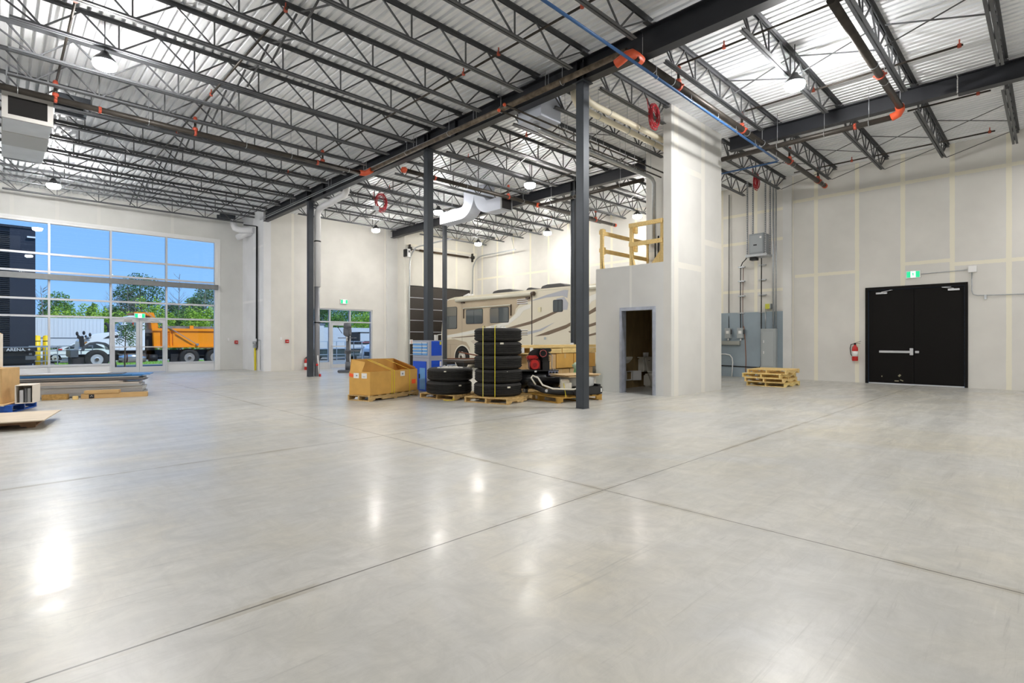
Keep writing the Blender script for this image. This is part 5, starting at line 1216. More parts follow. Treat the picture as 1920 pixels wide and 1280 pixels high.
floor_piece('timber_beam', 'rough timber beam on the floor at the left end of the metal pile', 'timber', (0.72, 15.22), (1.14, 15.09), 0.12, 0, 0.115, M('rough osb timber', (178, 142, 84), 0.8, noise=0.2, scale=20))
floor_piece('wood_block', 'small wood block on the floor before the metal pile', 'wood block', (1.2, 14.92), (1.29, 14.90), 0.1, 0, 0.075, pine)
floor_piece('sill_block', 'short tan wood strip on the sill beside the glazed door', 'wood strip', (2.9, 25.28), (3.1, 25.28), 0.04, 0, 0.045, card2)
# ------------------------------------------------------------------ motorhome
XS = 15.6
rvc = M('motorhome cream gelcoat', (232, 225, 206), 0.18)
t = thing('motorhome', 'cream and tan motorhome with brown swooshes parked before the garage door', 'motorhome', (16.85, 15.0, 0))
prof_ = [(9.2, 0.42), (20.78, 0.42), (20.92, 0.7), (20.95, 1.5), (20.86, 2.3), (20.74, 2.85), (20.6, 3.12), (20.35, 3.27), (19.9, 3.33), (9.2, 3.36)]
build('body', MB().prism(prof_, XS, 18.1, 'yz'), rvc, t, 0.03)
def decal(pts, rgb, d, nm='paint_graphic', r=0.2):
    n = 'rv paint %d %d %d' % rgb
    build(nm, MB().prism(pts, XS-d, XS+0.002, 'yz'), bpy.data.materials.get(n) or M(n, rgb, r), t)
TAN = (194, 178, 154); BRN = (128, 112, 96); GRY = (186, 188, 196); WHT = (240, 238, 230)
decal([(20.72, 1.5), (20.74, 2.83), (20.58, 3.1), (20.3, 3.22), (14.84, 3.24), (14.86, 2.9), (15.5, 2.78), (15.75, 2.6), (15.8, 2.4), (16.2, 2.13), (17.0, 1.98), (18.0, 1.82), (19.6, 1.62)], TAN, 0.004)
decal([(20.8, 1.49), (19.6, 1.6), (18.0, 1.79), (17.0, 1.95), (16.2, 2.1), (15.75, 2.38), (15.6, 2.6), (15.2, 2.72), (14.85, 2.76), (14.9, 2.6), (15.3, 2.5), (15.5, 2.3), (16.2, 1.95), (17.5, 1.75), (19.0, 1.52), (20.8, 1.38)], WHT, 0.005)
decal([(20.8, 1.28), (19.9, 1.34), (19.0, 1.2), (18.75, 0.95), (18.7, 0.45), (20.78, 0.45)], TAN, 0.004)
decal([(20.1, 1.40), (18.5, 1.50), (16.5, 1.74), (16.5, 1.70), (18.5, 1.45), (20.1, 1.38)], BRN, 0.006)
decal([(18.7, 1.25), (17.6, 1.5), (16.6, 1.58), (16.6, 0.95), (18.2, 0.95)], (214, 204, 186), 0.004)
decal([(16.87, 1.71), (15.9, 1.88), (14.9, 2.06), (14.0, 2.3), (13.6, 2.42), (13.3, 2.42), (13.9, 2.22), (14.8, 1.95), (16.0, 1.76)], BRN, 0.006)
decal([(14.66, 1.44), (13.87, 1.66), (13.0, 1.88), (12.4, 2.12), (11.6, 2.5), (11.6, 2.35), (12.5, 1.98), (13.0, 1.74), (13.9, 1.5)], BRN, 0.006)
decal([(12.9, 1.62), (11.6, 1.95), (10.6, 2.1), (10.6, 2.0), (11.6, 1.84), (12.8, 1.56)], BRN, 0.006)
decal([(12.2, 1.44), (11.0, 1.7), (10.4, 1.72), (11.0, 1.6), (12.2, 1.38)], BRN, 0.006)
decal([(15.0, 2.86), (14.0, 3.08), (13.1, 3.22), (12.9, 3.2), (12.95, 2.9), (13.2, 3.0), (14.0, 2.98)], GRY, 0.006)
decal([(13.5, 2.9), (13.1, 2.95), (12.9, 2.7), (12.95, 2.45), (13.2, 2.45)], GRY, 0.005)
decal([(12.6, 2.2), (11.9, 2.9), (11.2, 3.1), (10.6, 2.9), (11.2, 2.95), (11.8, 2.7), (12.3, 2.2)], WHT, 0.005)
decal([(15.2, 1.62), (14.4, 1.72), (13.6, 1.98), (14.3, 1.66), (15.0, 1.52)], GRY, 0.006)
m = MB().box(XS-0.006, 9.3, 1.10, XS+0.002, 14.7, 1.108).box(XS-0.006, 19.7, 1.08, XS+0.002, 20.8, 1.086).box(XS-0.006, 20.18, 0.45, XS+0.002, 20.19, 1.08).box(XS-0.006, 13.6, 0.45, XS+0.002, 13.608, 1.1).box(XS-0.006, 19.3, 1.1, XS+0.002, 19.306, 3.1).box(XS-0.008, 12.2, 0.45, XS+0.002, 12.206, 1.1)
build('panel_seam', m, M('panel seam brown', (120, 108, 96), 0.6), t)
build('slide_gap', MB().box(XS-0.012, 14.79, 1.0, XS+0.002, 14.825, 3.1), M('dark seal', (40, 34, 28), 0.7), t)
rvg = M('motorhome dark glass', (92, 98, 100), 0.05, 0.0, spec=0.9); rvg2 = M('motorhome tinted glass', (110, 108, 100), 0.06, spec=0.9)
rubb = M('window gasket', (46, 50, 56), 0.5)
def rvwin(y0, y1, z0, z1, split, dark=True, half=None, r=0.07):
    def rr(a0, a1, b0, b1, r):
        o = []
        for cx_, cz_, s in ((a1-r, b1-r, 0), (a0+r, b1-r, 1), (a0+r, b0+r, 2), (a1-r, b0+r, 3)):
            for i in range(5):
                an = PI/2*(s+i/4); o.append((cx_+r*math.cos(an), cz_+r*math.sin(an)))
        return o
    w = build('window', MB().prism(rr(y0, y1, z0, z1, r), XS-0.018, XS+0.002, 'yz'), rubb, t)
    f = 0.03
    if half: 
        build('pane', MB().prism(rr(y0+f, y1-f, half+0.02, z1-f, r-0.03), XS-0.022, XS-0.016, 'yz'), rvg2, w)
        z1 = half-0.0+f
    ym = y0+(y1-y0)*split
    build('pane', MB().prism(rr(y0+f, ym-0.015, z0+f, z1-f, 0.03), XS-0.022, XS-0.016, 'yz'), rvg, w)
    build('pane', MB().prism(rr(ym+0.015, y1-f, z0+f, z1-f, 0.03), XS-0.022, XS-0.016, 'yz'), rvg2 if dark else rvg, w)
rvwin(19.68, 20.72, 1.82, 2.87, 0.6, False, 2.42)
rvwin(17.83, 19.01, 2.03, 2.70, 0.5, False)
rvwin(16.15, 17.34, 2.04, 2.71, 0.52)
rvwin(13.17, 13.66, 2.38, 2.86, 0.45, False, None, 0.06)
aw = M('awning case cream', (224, 220, 204), 0.35)
build('awning', MB().cyl((XS-0.09, 19.65, 3.14), (XS-0.09, 14.72, 3.17), 0.075, seg=14).box(XS-0.03, 14.8, 3.2, XS+0.01, 19.6, 3.25), aw, t)
build('awning_end', MB().cyl((XS-0.09, 14.74, 3.17), (XS-0.09, 14.6, 3.17), 0.085, seg=14).box(XS-0.08, 14.9, 2.98, XS, 15.1, 3.04).box(XS-0.08, 19.1, 3.0, XS, 19.3, 3.06), M('brown awning cap', (74, 58, 46), 0.5), t)
build('slide_awning', MB().cyl((XS-0.05, 19.2, 2.76), (XS-0.05, 16.0, 2.78), 0.028, seg=10), aw, t)
build('awning_arm', MB().box(XS-0.05, 19.14, 2.3, XS-0.02, 19.18, 2.78).box(XS-0.06, 15.98, 2.32, XS-0.02, 16.03, 2.8), M('brown awning cap', (74, 58, 46), 0.5), t)
build('rear_awning', MB().cyl((XS-0.08, 12.3, 3.2), (XS-0.08, 9.4, 3.2), 0.07, seg=14).box(XS-0.02, 9.3, 3.27, XS+0.02, 14.5, 3.31), aw, t)
m = MB()
for z in (2.8, 2.88, 2.96, 1.52, 1.6, 1.69): m.box(XS-0.014, 15.03, z, XS, 15.66, z+0.03)
build('vent_louvre', m, WHTM if 'WHTM' in globals() else white, t)
m = MB()
for z in (2.775, 2.855, 2.935, 1.495, 1.575, 1.665): m.box(XS-0.012, 15.05, z, XS, 15.64, z+0.022)
build('vent_slot', m, M('vent slot brown', (84, 70, 58), 0.7), t)
build('entry_light', MB().box(XS-0.04, 14.29, 2.42, XS, 14.46, 2.61), M('cream lamp', (230, 222, 190), 0.4), t, 0.01)
build('fuel_door', MB().box(XS-0.01, 13.95, 1.28, XS, 14.5, 1.44), rvc, t, 0.004); build('outlet_plate', MB().box(XS-0.016, 14.02, 1.31, XS-0.008, 14.14, 1.41), greyp, t)
ac_ = M('dark grey air conditioner', (72, 72, 74), 0.45)
for y0, y1, h_ in ((16.3, 17.7, 0.17), (15.0, 15.6, 0.14), (13.4, 14.75, 0.2)):
    build('roof_unit', MB().prism([(y0, 3.35), (y1, 3.35), (y1-0.12, 3.35+h_*0.75), (y1-0.4 if y1-y0 > 1 else y1-0.2, 3.35+h_), (y0+0.25, 3.35+h_), (y0+0.03, 3.35+h_*0.6)], 16.0, 16.9, 'yz'), ac_, t, 0.02)
build('roof_horn', MB().cyl((15.85, 19.5, 3.36), (15.85, 19.1, 3.42), 0.03, 0.07, 10).cyl((16.0, 19.45, 3.36), (16.0, 19.0, 3.4), 0.03, 0.06, 10), white, t)
build('wheel_arch', MB().cyl((XS-0.02, 19.28, 0.48), (XS+0.3, 19.28, 0.48), 0.60, seg=32), M('wheel arch cream', (226, 220, 204), 0.3), t)
build('arch_shadow_disc', MB().cyl((XS-0.024, 19.28, 0.48), (XS+0.1, 19.28, 0.48), 0.54, seg=32), M('painted arch shadow', (18, 18, 18), 0.9), t)  # black disc painted as the shadow inside the wheel arch
def wheel(root, c, ax, r, w, hub=(214, 210, 200), nm='wheel'):
    """wheel with its disc facing -ax"""
    mt = Matrix.Rotation(R(-90), 3, 'Y') if ax == 'x' else Matrix.Rotation(R(90), 3, 'X')
    k = build(nm, MB().lathe([(r*0.48, -0.03), (r*0.6, 0.0), (r*0.9, 0.0), (r, -0.05), (r, -w+0.04), (r*0.9, -w), (0, -w)], c, 36, mt), rub, root)
    n = 'wheel disc %d' % hub[0]
    d_ = build('wheel_disc', MB().lathe([(r*0.52, 0.004), (r*0.49, 0.01), (r*0.46, -0.06), (r*0.38, -0.07), (r*0.3, -0.01), (r*0.22, 0.01), (r*0.17, 0.05), (0, 0.06)], c, 30, mt), bpy.data.materials.get(n) or M(n, hub, 0.3, 0.4), k)
    h_ = MB()
    for i in range(10):
        a = 2*PI*i/10; p = Vector((r*0.40*math.cos(a), r*0.40*math.sin(a), -0.08)); q_ = Vector((p.x, p.y, -0.045))
        p0, p1 = Vector(c)+mt @ p, Vector(c)+mt @ q_
        h_.cyl(p0, p1, r*0.07, seg=8)
    build('hand_hole', h_, black, d_)
    build('hub_cap', MB().cyl(Vector(c), Vector(c)+mt @ Vector((0, 0, 0.075)), r*0.19, r*0.15, 16), bpy.data.materials.get('greasy hub') or M('greasy hub', (84, 76, 66), 0.5, 0.3), k)
    return k
wheel(t, (XS-0.03, 19.28, 0.5), 'x', 0.5, 0.28)
wheel(t, (XS-0.0, 12.4, 0.5), 'x', 0.5, 0.28)
build('side_mirror', MB().tube([(XS+0.2, 20.85, 1.6), (XS-0.15, 21.0, 1.55), (XS-0.22, 21.02, 1.5)], 0.02, 8).obox((XS-0.24, 21.02, 1.4), (0.16, 0.1, 0.3)), white, t)
build('bumper', MB().box(XS+0.1, 20.85, 0.45, 18.0, 21.0, 0.75), rvc, t, 0.03)
build('windscreen', MB().prism([(20.88, 1.5), (20.93, 1.5), (20.80, 2.75), (20.74, 2.75)], XS+0.15, 17.95, 'yz'), rvg, t)

# ------------------------------------------------------------------ outdoors
GZ = -0.25
gm = MB().box(-90, 25.56, GZ-0.3, 90, 140, GZ)
asph = M('asphalt', (140, 135, 126), 0.85, noise=0.1, scale=3)
struct('ground', gm, asph)
struct('sidewalk', MB().box(-20, 25.56, GZ, 18.7, 27.6, -0.02).box(8.3, 23.05, GZ, 18.7, 25.56, -0.02), M('pale concrete walk', (196, 196, 194), 0.8, noise=0.05))
grass_m = M('lawn green', (110, 158, 58), 0.9, noise=0.2, scale=12, rgb2=(148, 184, 84))
def lawn(nm, lb, x0, y0, x1, y1):
    m = MB().box(x0, y0, GZ, x1, y1, GZ+0.02); rnd = random.Random(int(x0*10+y0))
    for i in range(int(min(5000, (x1-x0)*(y1-y0)*45))):
        x, y = rnd.uniform(x0, x1), rnd.uniform(y0, y1); h = rnd.uniform(0.04, 0.10); a = rnd.uniform(0, PI); dx, dy = 0.03*math.cos(a), 0.03*math.sin(a)
        m.add([(x-dx, y-dy, GZ+0.02), (x+dx, y+dy, GZ+0.02), (x+dy*0.7, y-dx*0.7, GZ+0.02+h)], [(0, 1, 2)])
    return tag(build(nm, m, grass_m), lb, 'lawn', None, 'stuff')
lawn('grass_strip', 'mown grass strip outside the window, before the guard rail', -4, 34.75, 2.6, 36.8)
lawn('grass_strip', 'mown grass strip behind the dump truck', 2.7, 40.5, 14, 45.2)

# dump truck, side on, nose to the left
t = thing('dump_truck', 'white and orange dump truck parked outside the window wall', 'dump truck', (6.4, 36.2, GZ))
Y0, Y1 = 35.0, 37.4
wt = M('truck white', (238, 240, 242), 0.25); og = M('truck orange', (252, 150, 22), 0.35); fr = M('truck frame black', (34, 32, 34), 0.6)
build('chassis', MB().box(3.0, 35.5, 0.2, 10.6, 35.7, 0.5).box(3.0, 36.7, 0.2, 10.6, 36.9, 0.5).box(4.8, 35.3, 0.35, 10.4, 37.1, 0.72), fr, t)
hood = [(3.05, 0.75), (3.12, 1.22), (3.3, 1.46), (3.7, 1.6), (4.45, 1.72), (4.75, 1.72), (4.75, 0.75), (4.42, 0.75), (4.36, 1.0), (4.1, 1.12), (3.55, 1.12), (3.3, 0.95), (3.2, 0.75)]
build('hood', MB().prism(hood, Y0+0.06, Y1-0.06, 'xz'), wt, t, 0.02)
build('fender', MB().prism([(3.12, 0.72), (3.24, 0.98), (3.5, 1.16), (3.8, 1.21), (4.15, 1.15), (4.38, 0.98), (4.46, 0.72), (4.36, 0.72), (4.28, 0.92), (4.1, 1.05), (3.8, 1.1), (3.52, 1.05), (3.33, 0.9), (3.26, 0.72)], Y0-0.05, Y0+0.3, 'xz'), M('grey fender flare', (66, 68, 72), 0.6), t)
build('hood_vent', MB().prism([(4.05, 1.36), (4.3, 1.52), (4.7, 1.56), (4.72, 1.42), (4.3, 1.38)], Y0+0.05, Y0+0.07, 'xz'), fr, t)
build('bumper', MB().box(2.72, Y0+0.05, 0.40, 3.05, Y1-0.05, 0.78), M('bumper grey', (110, 114, 118), 0.3, 0.5), t, 0.02)
build('skirt', MB().box(2.8, Y0+0.1, -0.02, 3.3, Y1-0.1, 0.40), fr, t, 0.03)
build('headlamp', MB().prism([(3.1, 1.02), (3.35, 1.22), (3.42, 1.18), (3.2, 0.98)], Y0+0.04, Y0+0.2, 'xz'), M('amber lamp', (170, 120, 60), 0.3), t)
m = MB()
for x, y, z in ((2.98, Y0-0.1, 1.62), (3.25, Y0-0.1, 1.66), (3.5, Y0-0.1, 1.56), (3.05, Y0+0.1, 1.46), (3.35, Y0+0.1, 1.44)): m.ball((x, y, z), 0.06, 0.05, 0.11, 10, 6)
build('mirror_cluster', m.bar((3.2, Y0, 0.95), (3.14, Y0-0.05, 1.5), 0.2, 0.06, (0, 1, 0)).bar((3.2, Y0, 1.3), (3.55, Y0-0.05, 1.42), 0.04, 0.04), fr, t)
cab = [(4.72, 0.72), (4.72, 1.74), (4.98, 2.5), (5.2, 2.62), (5.85, 2.66), (5.9, 2.5), (5.9, 0.72)]
build('cab', MB().prism(cab, Y0+0.04, Y1-0.04, 'xz'), wt, t, 0.03)
build('cab_window', MB().prism([(4.9, 1.76), (5.08, 2.4), (5.68, 2.44), (5.7, 1.76)], Y0+0.02, Y0+0.05, 'xz'), M('truck cab glass', (120, 140, 146), 0.08, spec=0.9), t)
build('cab_mirror', MB().bar((4.85, Y0-0.12, 1.7), (5.0, Y0-0.12, 2.3), 0.05, 0.05, (0, 1, 0)).box(4.92, Y0-0.2, 1.7, 5.06, Y0-0.1, 2.2), wt, t)
build('red_marker', MB().box(5.32, Y0-0.02, 1.95, 5.38, Y0+0.03, 2.25), redp, t)
build('exhaust_stack', MB().tube([(4.55, Y1-0.3, 1.6), (4.55, Y1-0.3, 2.0), (4.5, Y1-0.3, 2.15), (4.38, Y1-0.3, 2.25)], 0.075, 12), fr, t)
tk_ = build('fuel_tank', MB().cyl((4.72, Y0+0.24, 0.32), (5.95, Y0+0.24, 0.32), 0.25, seg=22), M('polished aluminium tank', (214, 212, 208), 0.2, 0.9), t)
build('tank_strap', MB().cyl((5.05, Y0+0.24, 0.32), (5.12, Y0+0.24, 0.32), 0.256, seg=22).cyl((5.6, Y0+0.24, 0.32), (5.67, Y0+0.24, 0.32), 0.256, seg=22), M('strap dark red', (70, 34, 34), 0.5), tk_)
build('mud_flap', MB().obox((4.56, Y0+0.2, 0.24), (0.04, 0.36, 0.85), 0, 0, R(-10)), fr, t)
build('air_tank', MB().cyl((6.1, Y0+0.25, 0.3), (6.5, Y0+0.25, 0.3), 0.2, seg=18).box(6.0, Y0+0.3, 0.5, 6.4, Y1-0.3, 1.7), fr, t)
box_ = [(6.30, 0.88), (6.25, 1.9), (10.9, 1.92), (11.2, 0.95)]
build('dump_box', MB().prism(box_, Y0-0.02, Y1+0.02, 'xz'), og, t, 0.02)
rb = MB().box(6.2, Y0-0.10, 1.80, 10.95, Y0, 1.95).box(6.28, Y0-0.08, 0.86, 11.0, Y0, 0.98).box(7.2, Y0-0.08, 0.98, 7.3, Y0, 1.82)
build('side_rail', rb, og, t, 0.01)
m = MB().box(6.65, Y0-0.10, 0.95, 6.68, Y0-0.06, 1.85).box(7.05, Y0-0.10, 0.95, 7.08, Y0-0.06, 1.85)
for k in range(8): m.box(6.68, Y0-0.10, 1.0+k*0.11, 7.05, Y0-0.07, 1.03+k*0.11)
build('ladder', m, og, t)
build('cab_guard', MB().prism([(6.2, 1.9), (6.15, 2.62), (5.4, 2.72), (5.4, 2.82), (6.3, 2.82), (6.5, 2.2), (6.55, 1.9)], Y0+0.05, Y1-0.05, 'xz'), og, t, 0.02)
build('side_board', MB().box(6.6, Y0+0.02, 1.95, 10.9, Y0+0.06, 2.09), M('weathered board', (130, 120, 110), 0.8, noise=0.3, scale=4), t)
build('board_bracket', MB().box(8.05, Y0-0.02, 1.93, 8.25, Y0+0.02, 2.13).box(9.9, Y0-0.02, 1.93, 10.1, Y0+0.02, 2.13), og, t)
build('tarp_arm', MB().bar((6.6, Y0-0.14, 2.28), (8.42, Y0-0.14, 1.02), 0.035, 0.05, (0, 1, 0)).cyl((8.42, Y0-0.18, 1.03), (8.42, Y0-0.02, 1.03), 0.07, seg=14).bar((5.9, Y0-0.05, 2.9), (6.4, Y0-0.1, 2.4), 0.03, 0.03), galv, t)
build('under_rail', MB().box(8.55, Y0+0.0, 0.80, 10.2, Y0+0.06, 0.86), M('peach reflector', (240, 176, 120), 0.5), t)
wheel(t, (3.80, Y0+0.02, GZ+0.52), 'y', 0.52, 0.3, (206, 206, 204), 'front_wheel')
for x in (8.05, 9.40): wheel(t, (x, Y0+0.02, GZ+0.52), 'y', 0.52, 0.5, (170, 160, 150), 'rear_wheel')
build('tool_box', MB().box(7.15, Y0+0.2, -0.1, 7.55, Y0+0.6, 0.5), fr, t)

# dark ribbed building, trailers, car and small yard things
t = thing('dark_building', 'tall dark ribbed metal building at the left beyond the window', 'building', (-9, 44, GZ))
dk = M('dark ribbed cladding', (44, 48, 56), 0.5, 0.2)
m = MB().box(-22, 40.15, GZ, 1.05, 52, 7.55)
for k in range(72): m.prism([(40.15, k*0.105+GZ), (40.05, k*0.105+0.03+GZ), (40.05, k*0.105+0.06+GZ), (40.15, k*0.105+0.09+GZ)], -22, 0.55, 'yz')
build('cladding', m, dk, t); build('corner_panel', MB().box(0.55, 40.04, GZ, 1.6, 52, 7.55), M('dark flat panel', (38, 42, 54), 0.5, 0.1), t)
build('parapet_cap', MB().box(-22, 39.98, 7.5, 1.62, 52, 7.62), dk, t)
build('wall_light', MB().box(1.25, 39.9, 7.0, 1.6, 40.05, 7.08), white, t)
t = thing('box_trailer', 'long white ribbed box trailer behind the yellow posts', 'trailer', (3.8, 50, GZ))
tw = M('trailer white', (222, 226, 232), 0.35)
m = MB().box(1.75, 50, 0.75, 5.84, 52.5, 2.88)
for k in range(18): m.box(1.9+k*0.22, 49.985, 1.5, 1.915+k*0.22, 50, 2.84)
build('trailer_box', m, tw, t); build('lower_rail', MB().box(1.75, 49.96, 0.72, 5.84, 50, 0.8).box(1.75, 49.96, 1.44, 5.84, 50, 1.47), M('grey rail', (120, 124, 130), 0.4, 0.3), t)
build('landing_gear', MB().box(2.6, 50.3, GZ, 2.75, 50.5, 0.75).box(2.6, 52, GZ, 2.75, 52.2, 0.75), fr, t)
for x in (4.2, 5.3): wheel(t, (x, 50.05, GZ+0.5), 'y', 0.5, 0.5)
t = thing('service_truck', 'low black trailer deck with white lettering at the left', 'trailer', (0.2, 33, GZ))
build('deck_beam', MB().box(-2.2, 32.95, 0.78, 1.38, 34.6, 0.95), fr, t); build('deck_edge', MB().box(-2.2, 32.93, 0.95, 1.95, 34.6, 0.97), galv, t)
build('side_box', MB().box(-1.6, 33.05, 0.2, 1.3, 34.4, 0.78), M('black box steel', (26, 26, 28), 0.4), t, 0.02)
build('control_plate', MB().box(0.98, 33.03, 0.38, 1.36, 33.05, 0.56).box(1.1, 33.03, 0.6, 1.2, 33.05, 0.7), M('grey plate', (96, 98, 100), 0.5), t)
build('undercarriage', MB().box(-1.8, 33.2, -0.05, 1.0, 34.3, 0.2), fr, t)
wheel(t, (-1.2, 33.0, GZ+0.4), 'y', 0.4, 0.3)
lettering('ARENA. +', 0.19, white, t, (0.75, 32.945, 0.85), (R(90), 0, 0), 0.002)
for x, lb in ((1.83, 'yellow bollard at the corner of the dark building'), (2.27, 'yellow bollard to the right of the building corner')):
    t = thing('bollard', lb, 'bollard', (x, 44, GZ), 'yellow bollards')
    build('post', MB().cyl((x, 44, GZ), (x, 44, 1.5), 0.17, seg=16), M('bollard yellow', (250, 210, 30), 0.4), t)
    build('dome_cap', MB().ball((x, 44, 1.5), 0.17, 0.17, 0.09), M('bollard yellow', (250, 210, 30), 0.4), t)
    build('dark_band', MB().cyl((x, 44, 1.2), (x, 44, 1.25), 0.174, seg=16), black, t)
t = thing('guard_railing', 'galvanised guard railing before the white trailer', 'railing', (2.6, 39.5, GZ))
for k in range(6): build('post', MB().box(1.45+k*0.52, 39.48, GZ, 1.5+k*0.52, 39.53, 0.98), galv, t)
for z in (0.95, 0.68, 0.45, 0.12): build('rail', MB().box(1.3, 39.47, z-0.025, 4.1, 39.5, z+0.025), galv, t)
t = thing('white_car', 'white car parked behind the guard railing beside the truck nose', 'car', (4.0, 46.5, GZ))
cw = M('car white', (236, 238, 240), 0.2)
build('car_body', MB().prism([(1.9, 0.1), (1.9, 0.45), (2.3, 0.6), (3.0, 0.66), (3.7, 1.05), (4.9, 1.1), (5.8, 0.7), (6.2, 0.62), (6.25, 0.1)], 45.8, 47.5, 'xz'), cw, t, 0.04)
build('side_window', MB().prism([(3.25, 0.7), (3.75, 1.0), (4.85, 1.05), (5.4, 0.72)], 45.78, 45.81, 'xz'), M('car glass', (60, 66, 74), 0.1), t)
build('tail_lamp', MB().box(2.9, 45.77, 0.62, 3.15, 45.8, 0.72), redp, t)
for x in (2.8, 5.3): wheel(t, (x, 45.8, GZ+0.33), 'y', 0.33, 0.22)
# seen through the side entrance
t = thing('white_container', 'white container wall seen through the side entrance', 'container', (21, 45, GZ))
build('container_box', MB().box(18.5, 44.5, 0.1, 40, 47, 2.4), M('container grey white', (198, 202, 206), 0.5), t); build('base_frame', MB().box(18.5, 44.45, GZ, 40, 47, 0.1), M('grey rail', (120, 124, 130), 0.4, 0.3), t)
build('corner_post', MB().box(18.45, 44.42, 0.1, 18.65, 44.5, 2.4), galv, t)
t = thing('box_trailer', 'grey framed trailer door at the left of the side entrance view', 'trailer', (17.8, 41, GZ))
build('trailer_door', MB().box(17.0, 41, 0.3, 18.9, 43, 2.55), M('pale grey board', (206, 206, 204), 0.5), t)
build('door_frame', MB().box(16.9, 40.95, 0.3, 17.02, 41, 2.6).box(16.9, 40.95, 2.5, 18.95, 41, 2.62).box(17.5, 40.95, 0.4, 17.56, 41, 2.5), M('grey rail', (120, 124, 130), 0.4, 0.3), t)
for x in (17.3, 18.5): wheel(t, (x, 41.05, GZ+0.35), 'y', 0.35, 0.25)
t = thing('flatbed_trailer', 'black flatbed trailer with a headboard seen through the side entrance', 'trailer', (23, 40, GZ))
build('headboard', MB().box(21.4, 40, 1.2, 21.55, 42, 1.95).box(21.4, 40, 1.85, 24.5, 40.06, 1.95).box(23.0, 40, 1.2, 23.3, 40.06, 1.95), fr, t)
build('deck', MB().box(21.3, 39.95, 0.92, 25.5, 42, 1.2), fr, t); build('red_lights', MB().box(21.6, 39.93, 1.08, 25.0, 39.95, 1.12), M('pink marker', (220, 130, 140), 0.4), t)
build('frame_rail', MB().box(21.2, 39.9, 0.6, 25.5, 40.0, 0.66), galv, t)
for x in (21.8, 22.3, 22.9): build('stand_leg', MB().box(x, 39.9, GZ, x+0.06, 39.96, 0.6), galv, t)
for x in (23.4, 24.4): wheel(t, (x, 40.0, GZ+0.45), 'y', 0.45, 0.4)
t = thing('white_car', 'white car at the right edge of the side entrance view', 'car', (22, 35.5, GZ))
build('car_body', MB().prism([(20.0, 0.15), (20.0, 0.6), (20.3, 0.95), (20.9, 1.05), (22.6, 1.1), (23.2, 0.8), (24.1, 0.7), (24.1, 0.15)], 35.0, 36.7, 'xz'), cw, t, 0.05)
build('dark_trim', MB().box(19.98, 35.2, 0.1, 20.02, 36.5, 0.4).prism([(20.45, 0.75), (20.9, 0.98), (22.4, 1.02), (22.8, 0.78)], 34.98, 35.01, 'xz'), M('car glass', (60, 66, 74), 0.1), t)
for x in (20.7, 23.2): wheel(t, (x, 35.0, GZ+0.33), 'y', 0.33, 0.22)
t = thing('guard_railing', 'galvanised railing seen through the side entrance', 'railing', (18.5, 38, GZ))
for k in range(7): build('post', MB().box(16.4+k*0.7, 38, GZ, 16.45+k*0.7, 38.05, 1.2), galv, t)
for z in (1.18, 0.65, 0.2): build('rail', MB().box(16.3, 37.98, z-0.025, 20.8, 38.0, z+0.025), galv, t)

t = thing('scrap_bin', 'dark green low bin behind the railing seen through the side entrance', 'bin', (18.6, 39.5, GZ))
build('bin_body', MB().prism([(16.8, 0.0), (20.9, 0.0), (21.1, 0.62), (16.6, 0.62)], 39.0, 40.5, 'xz'), M('dark green bin', (52, 66, 66), 0.6, noise=0.3, scale=3), t)
build('rim', MB().box(16.55, 38.96, 0.58, 21.15, 39.0, 0.66), galv, t); build('skid', MB().box(17, 39.0, GZ, 17.2, 40.5, 0.0).box(20.5, 39.0, GZ, 20.7, 40.5, 0.0), fr, t)
t = thing('stacked_blocks', 'pale rubble bags on the deck edge before the black flatbed', 'bags', (23, 39.3, GZ))
rnd0 = random.Random(3); mb_ = MB()
for k in range(9): mb_.ball((21.5+k*0.3, 39.2+rnd0.uniform(-.1, .1), 0.72+rnd0.uniform(-.03, .06)), 0.17, 0.15, 0.11, 10, 6)
build('bags', mb_, M('pale rubble bag', (206, 208, 206), 0.8), t); build('shelf', MB().box(21.2, 39.0, 0.58, 24.4, 39.5, 0.62).box(21.3, 39.2, GZ, 21.36, 39.26, 0.58).box(24.2, 39.2, GZ, 24.26, 39.26, 0.58), galv, t)
# trees and shrubs
leafcols = {'dark': ((52, 92, 40), (84, 124, 54)), 'mid': ((84, 134, 44), (120, 162, 58)), 'lime': ((138, 176, 44), (176, 204, 74)), 'grey': ((92, 122, 78), (132, 152, 104))}
lm_ = {k: M('leaf '+k, a, 0.7, rgb2=b, scale=2.5) for k, (a, b) in leafcols.items()}
bark = M('grey brown bark', (98, 84, 70), 0.9, noise=0.2, scale=6); bark2 = M('pale grey bark', (132, 122, 112), 0.9)
def foliage(blobs, n, size, rnd):
    m = MB(); tot = sum(b[3]*b[4]*b[5] for b in blobs)
    for (x, y, z, rx, ry, rz) in blobs:
        for i in range(int(n*rx*ry*rz/tot)+4):
            while True:
                a, b, c = rnd.uniform(-1, 1), rnd.uniform(-1, 1), rnd.uniform(-1, 1)
                q_ = a*a+b*b+c*c
                if 0.2 < q_ < 1: break
            p = Vector((x+a*rx, y+b*ry, z+c*rz)); s = size*rnd.uniform(0.5, 1.2)
            u = Vector((rnd.gauss(0, 1), rnd.gauss(0, 1), rnd.gauss(0, 0.6))).normalized(); w = u.cross(Vector((rnd.gauss(0, 1), rnd.gauss(0, 1), rnd.gauss(0, 1)))).normalized()
            m.add([p-u*s, p+w*s*0.5, p+u*s, p-w*s*0.5], [(0, 1, 2, 3)])
    return m
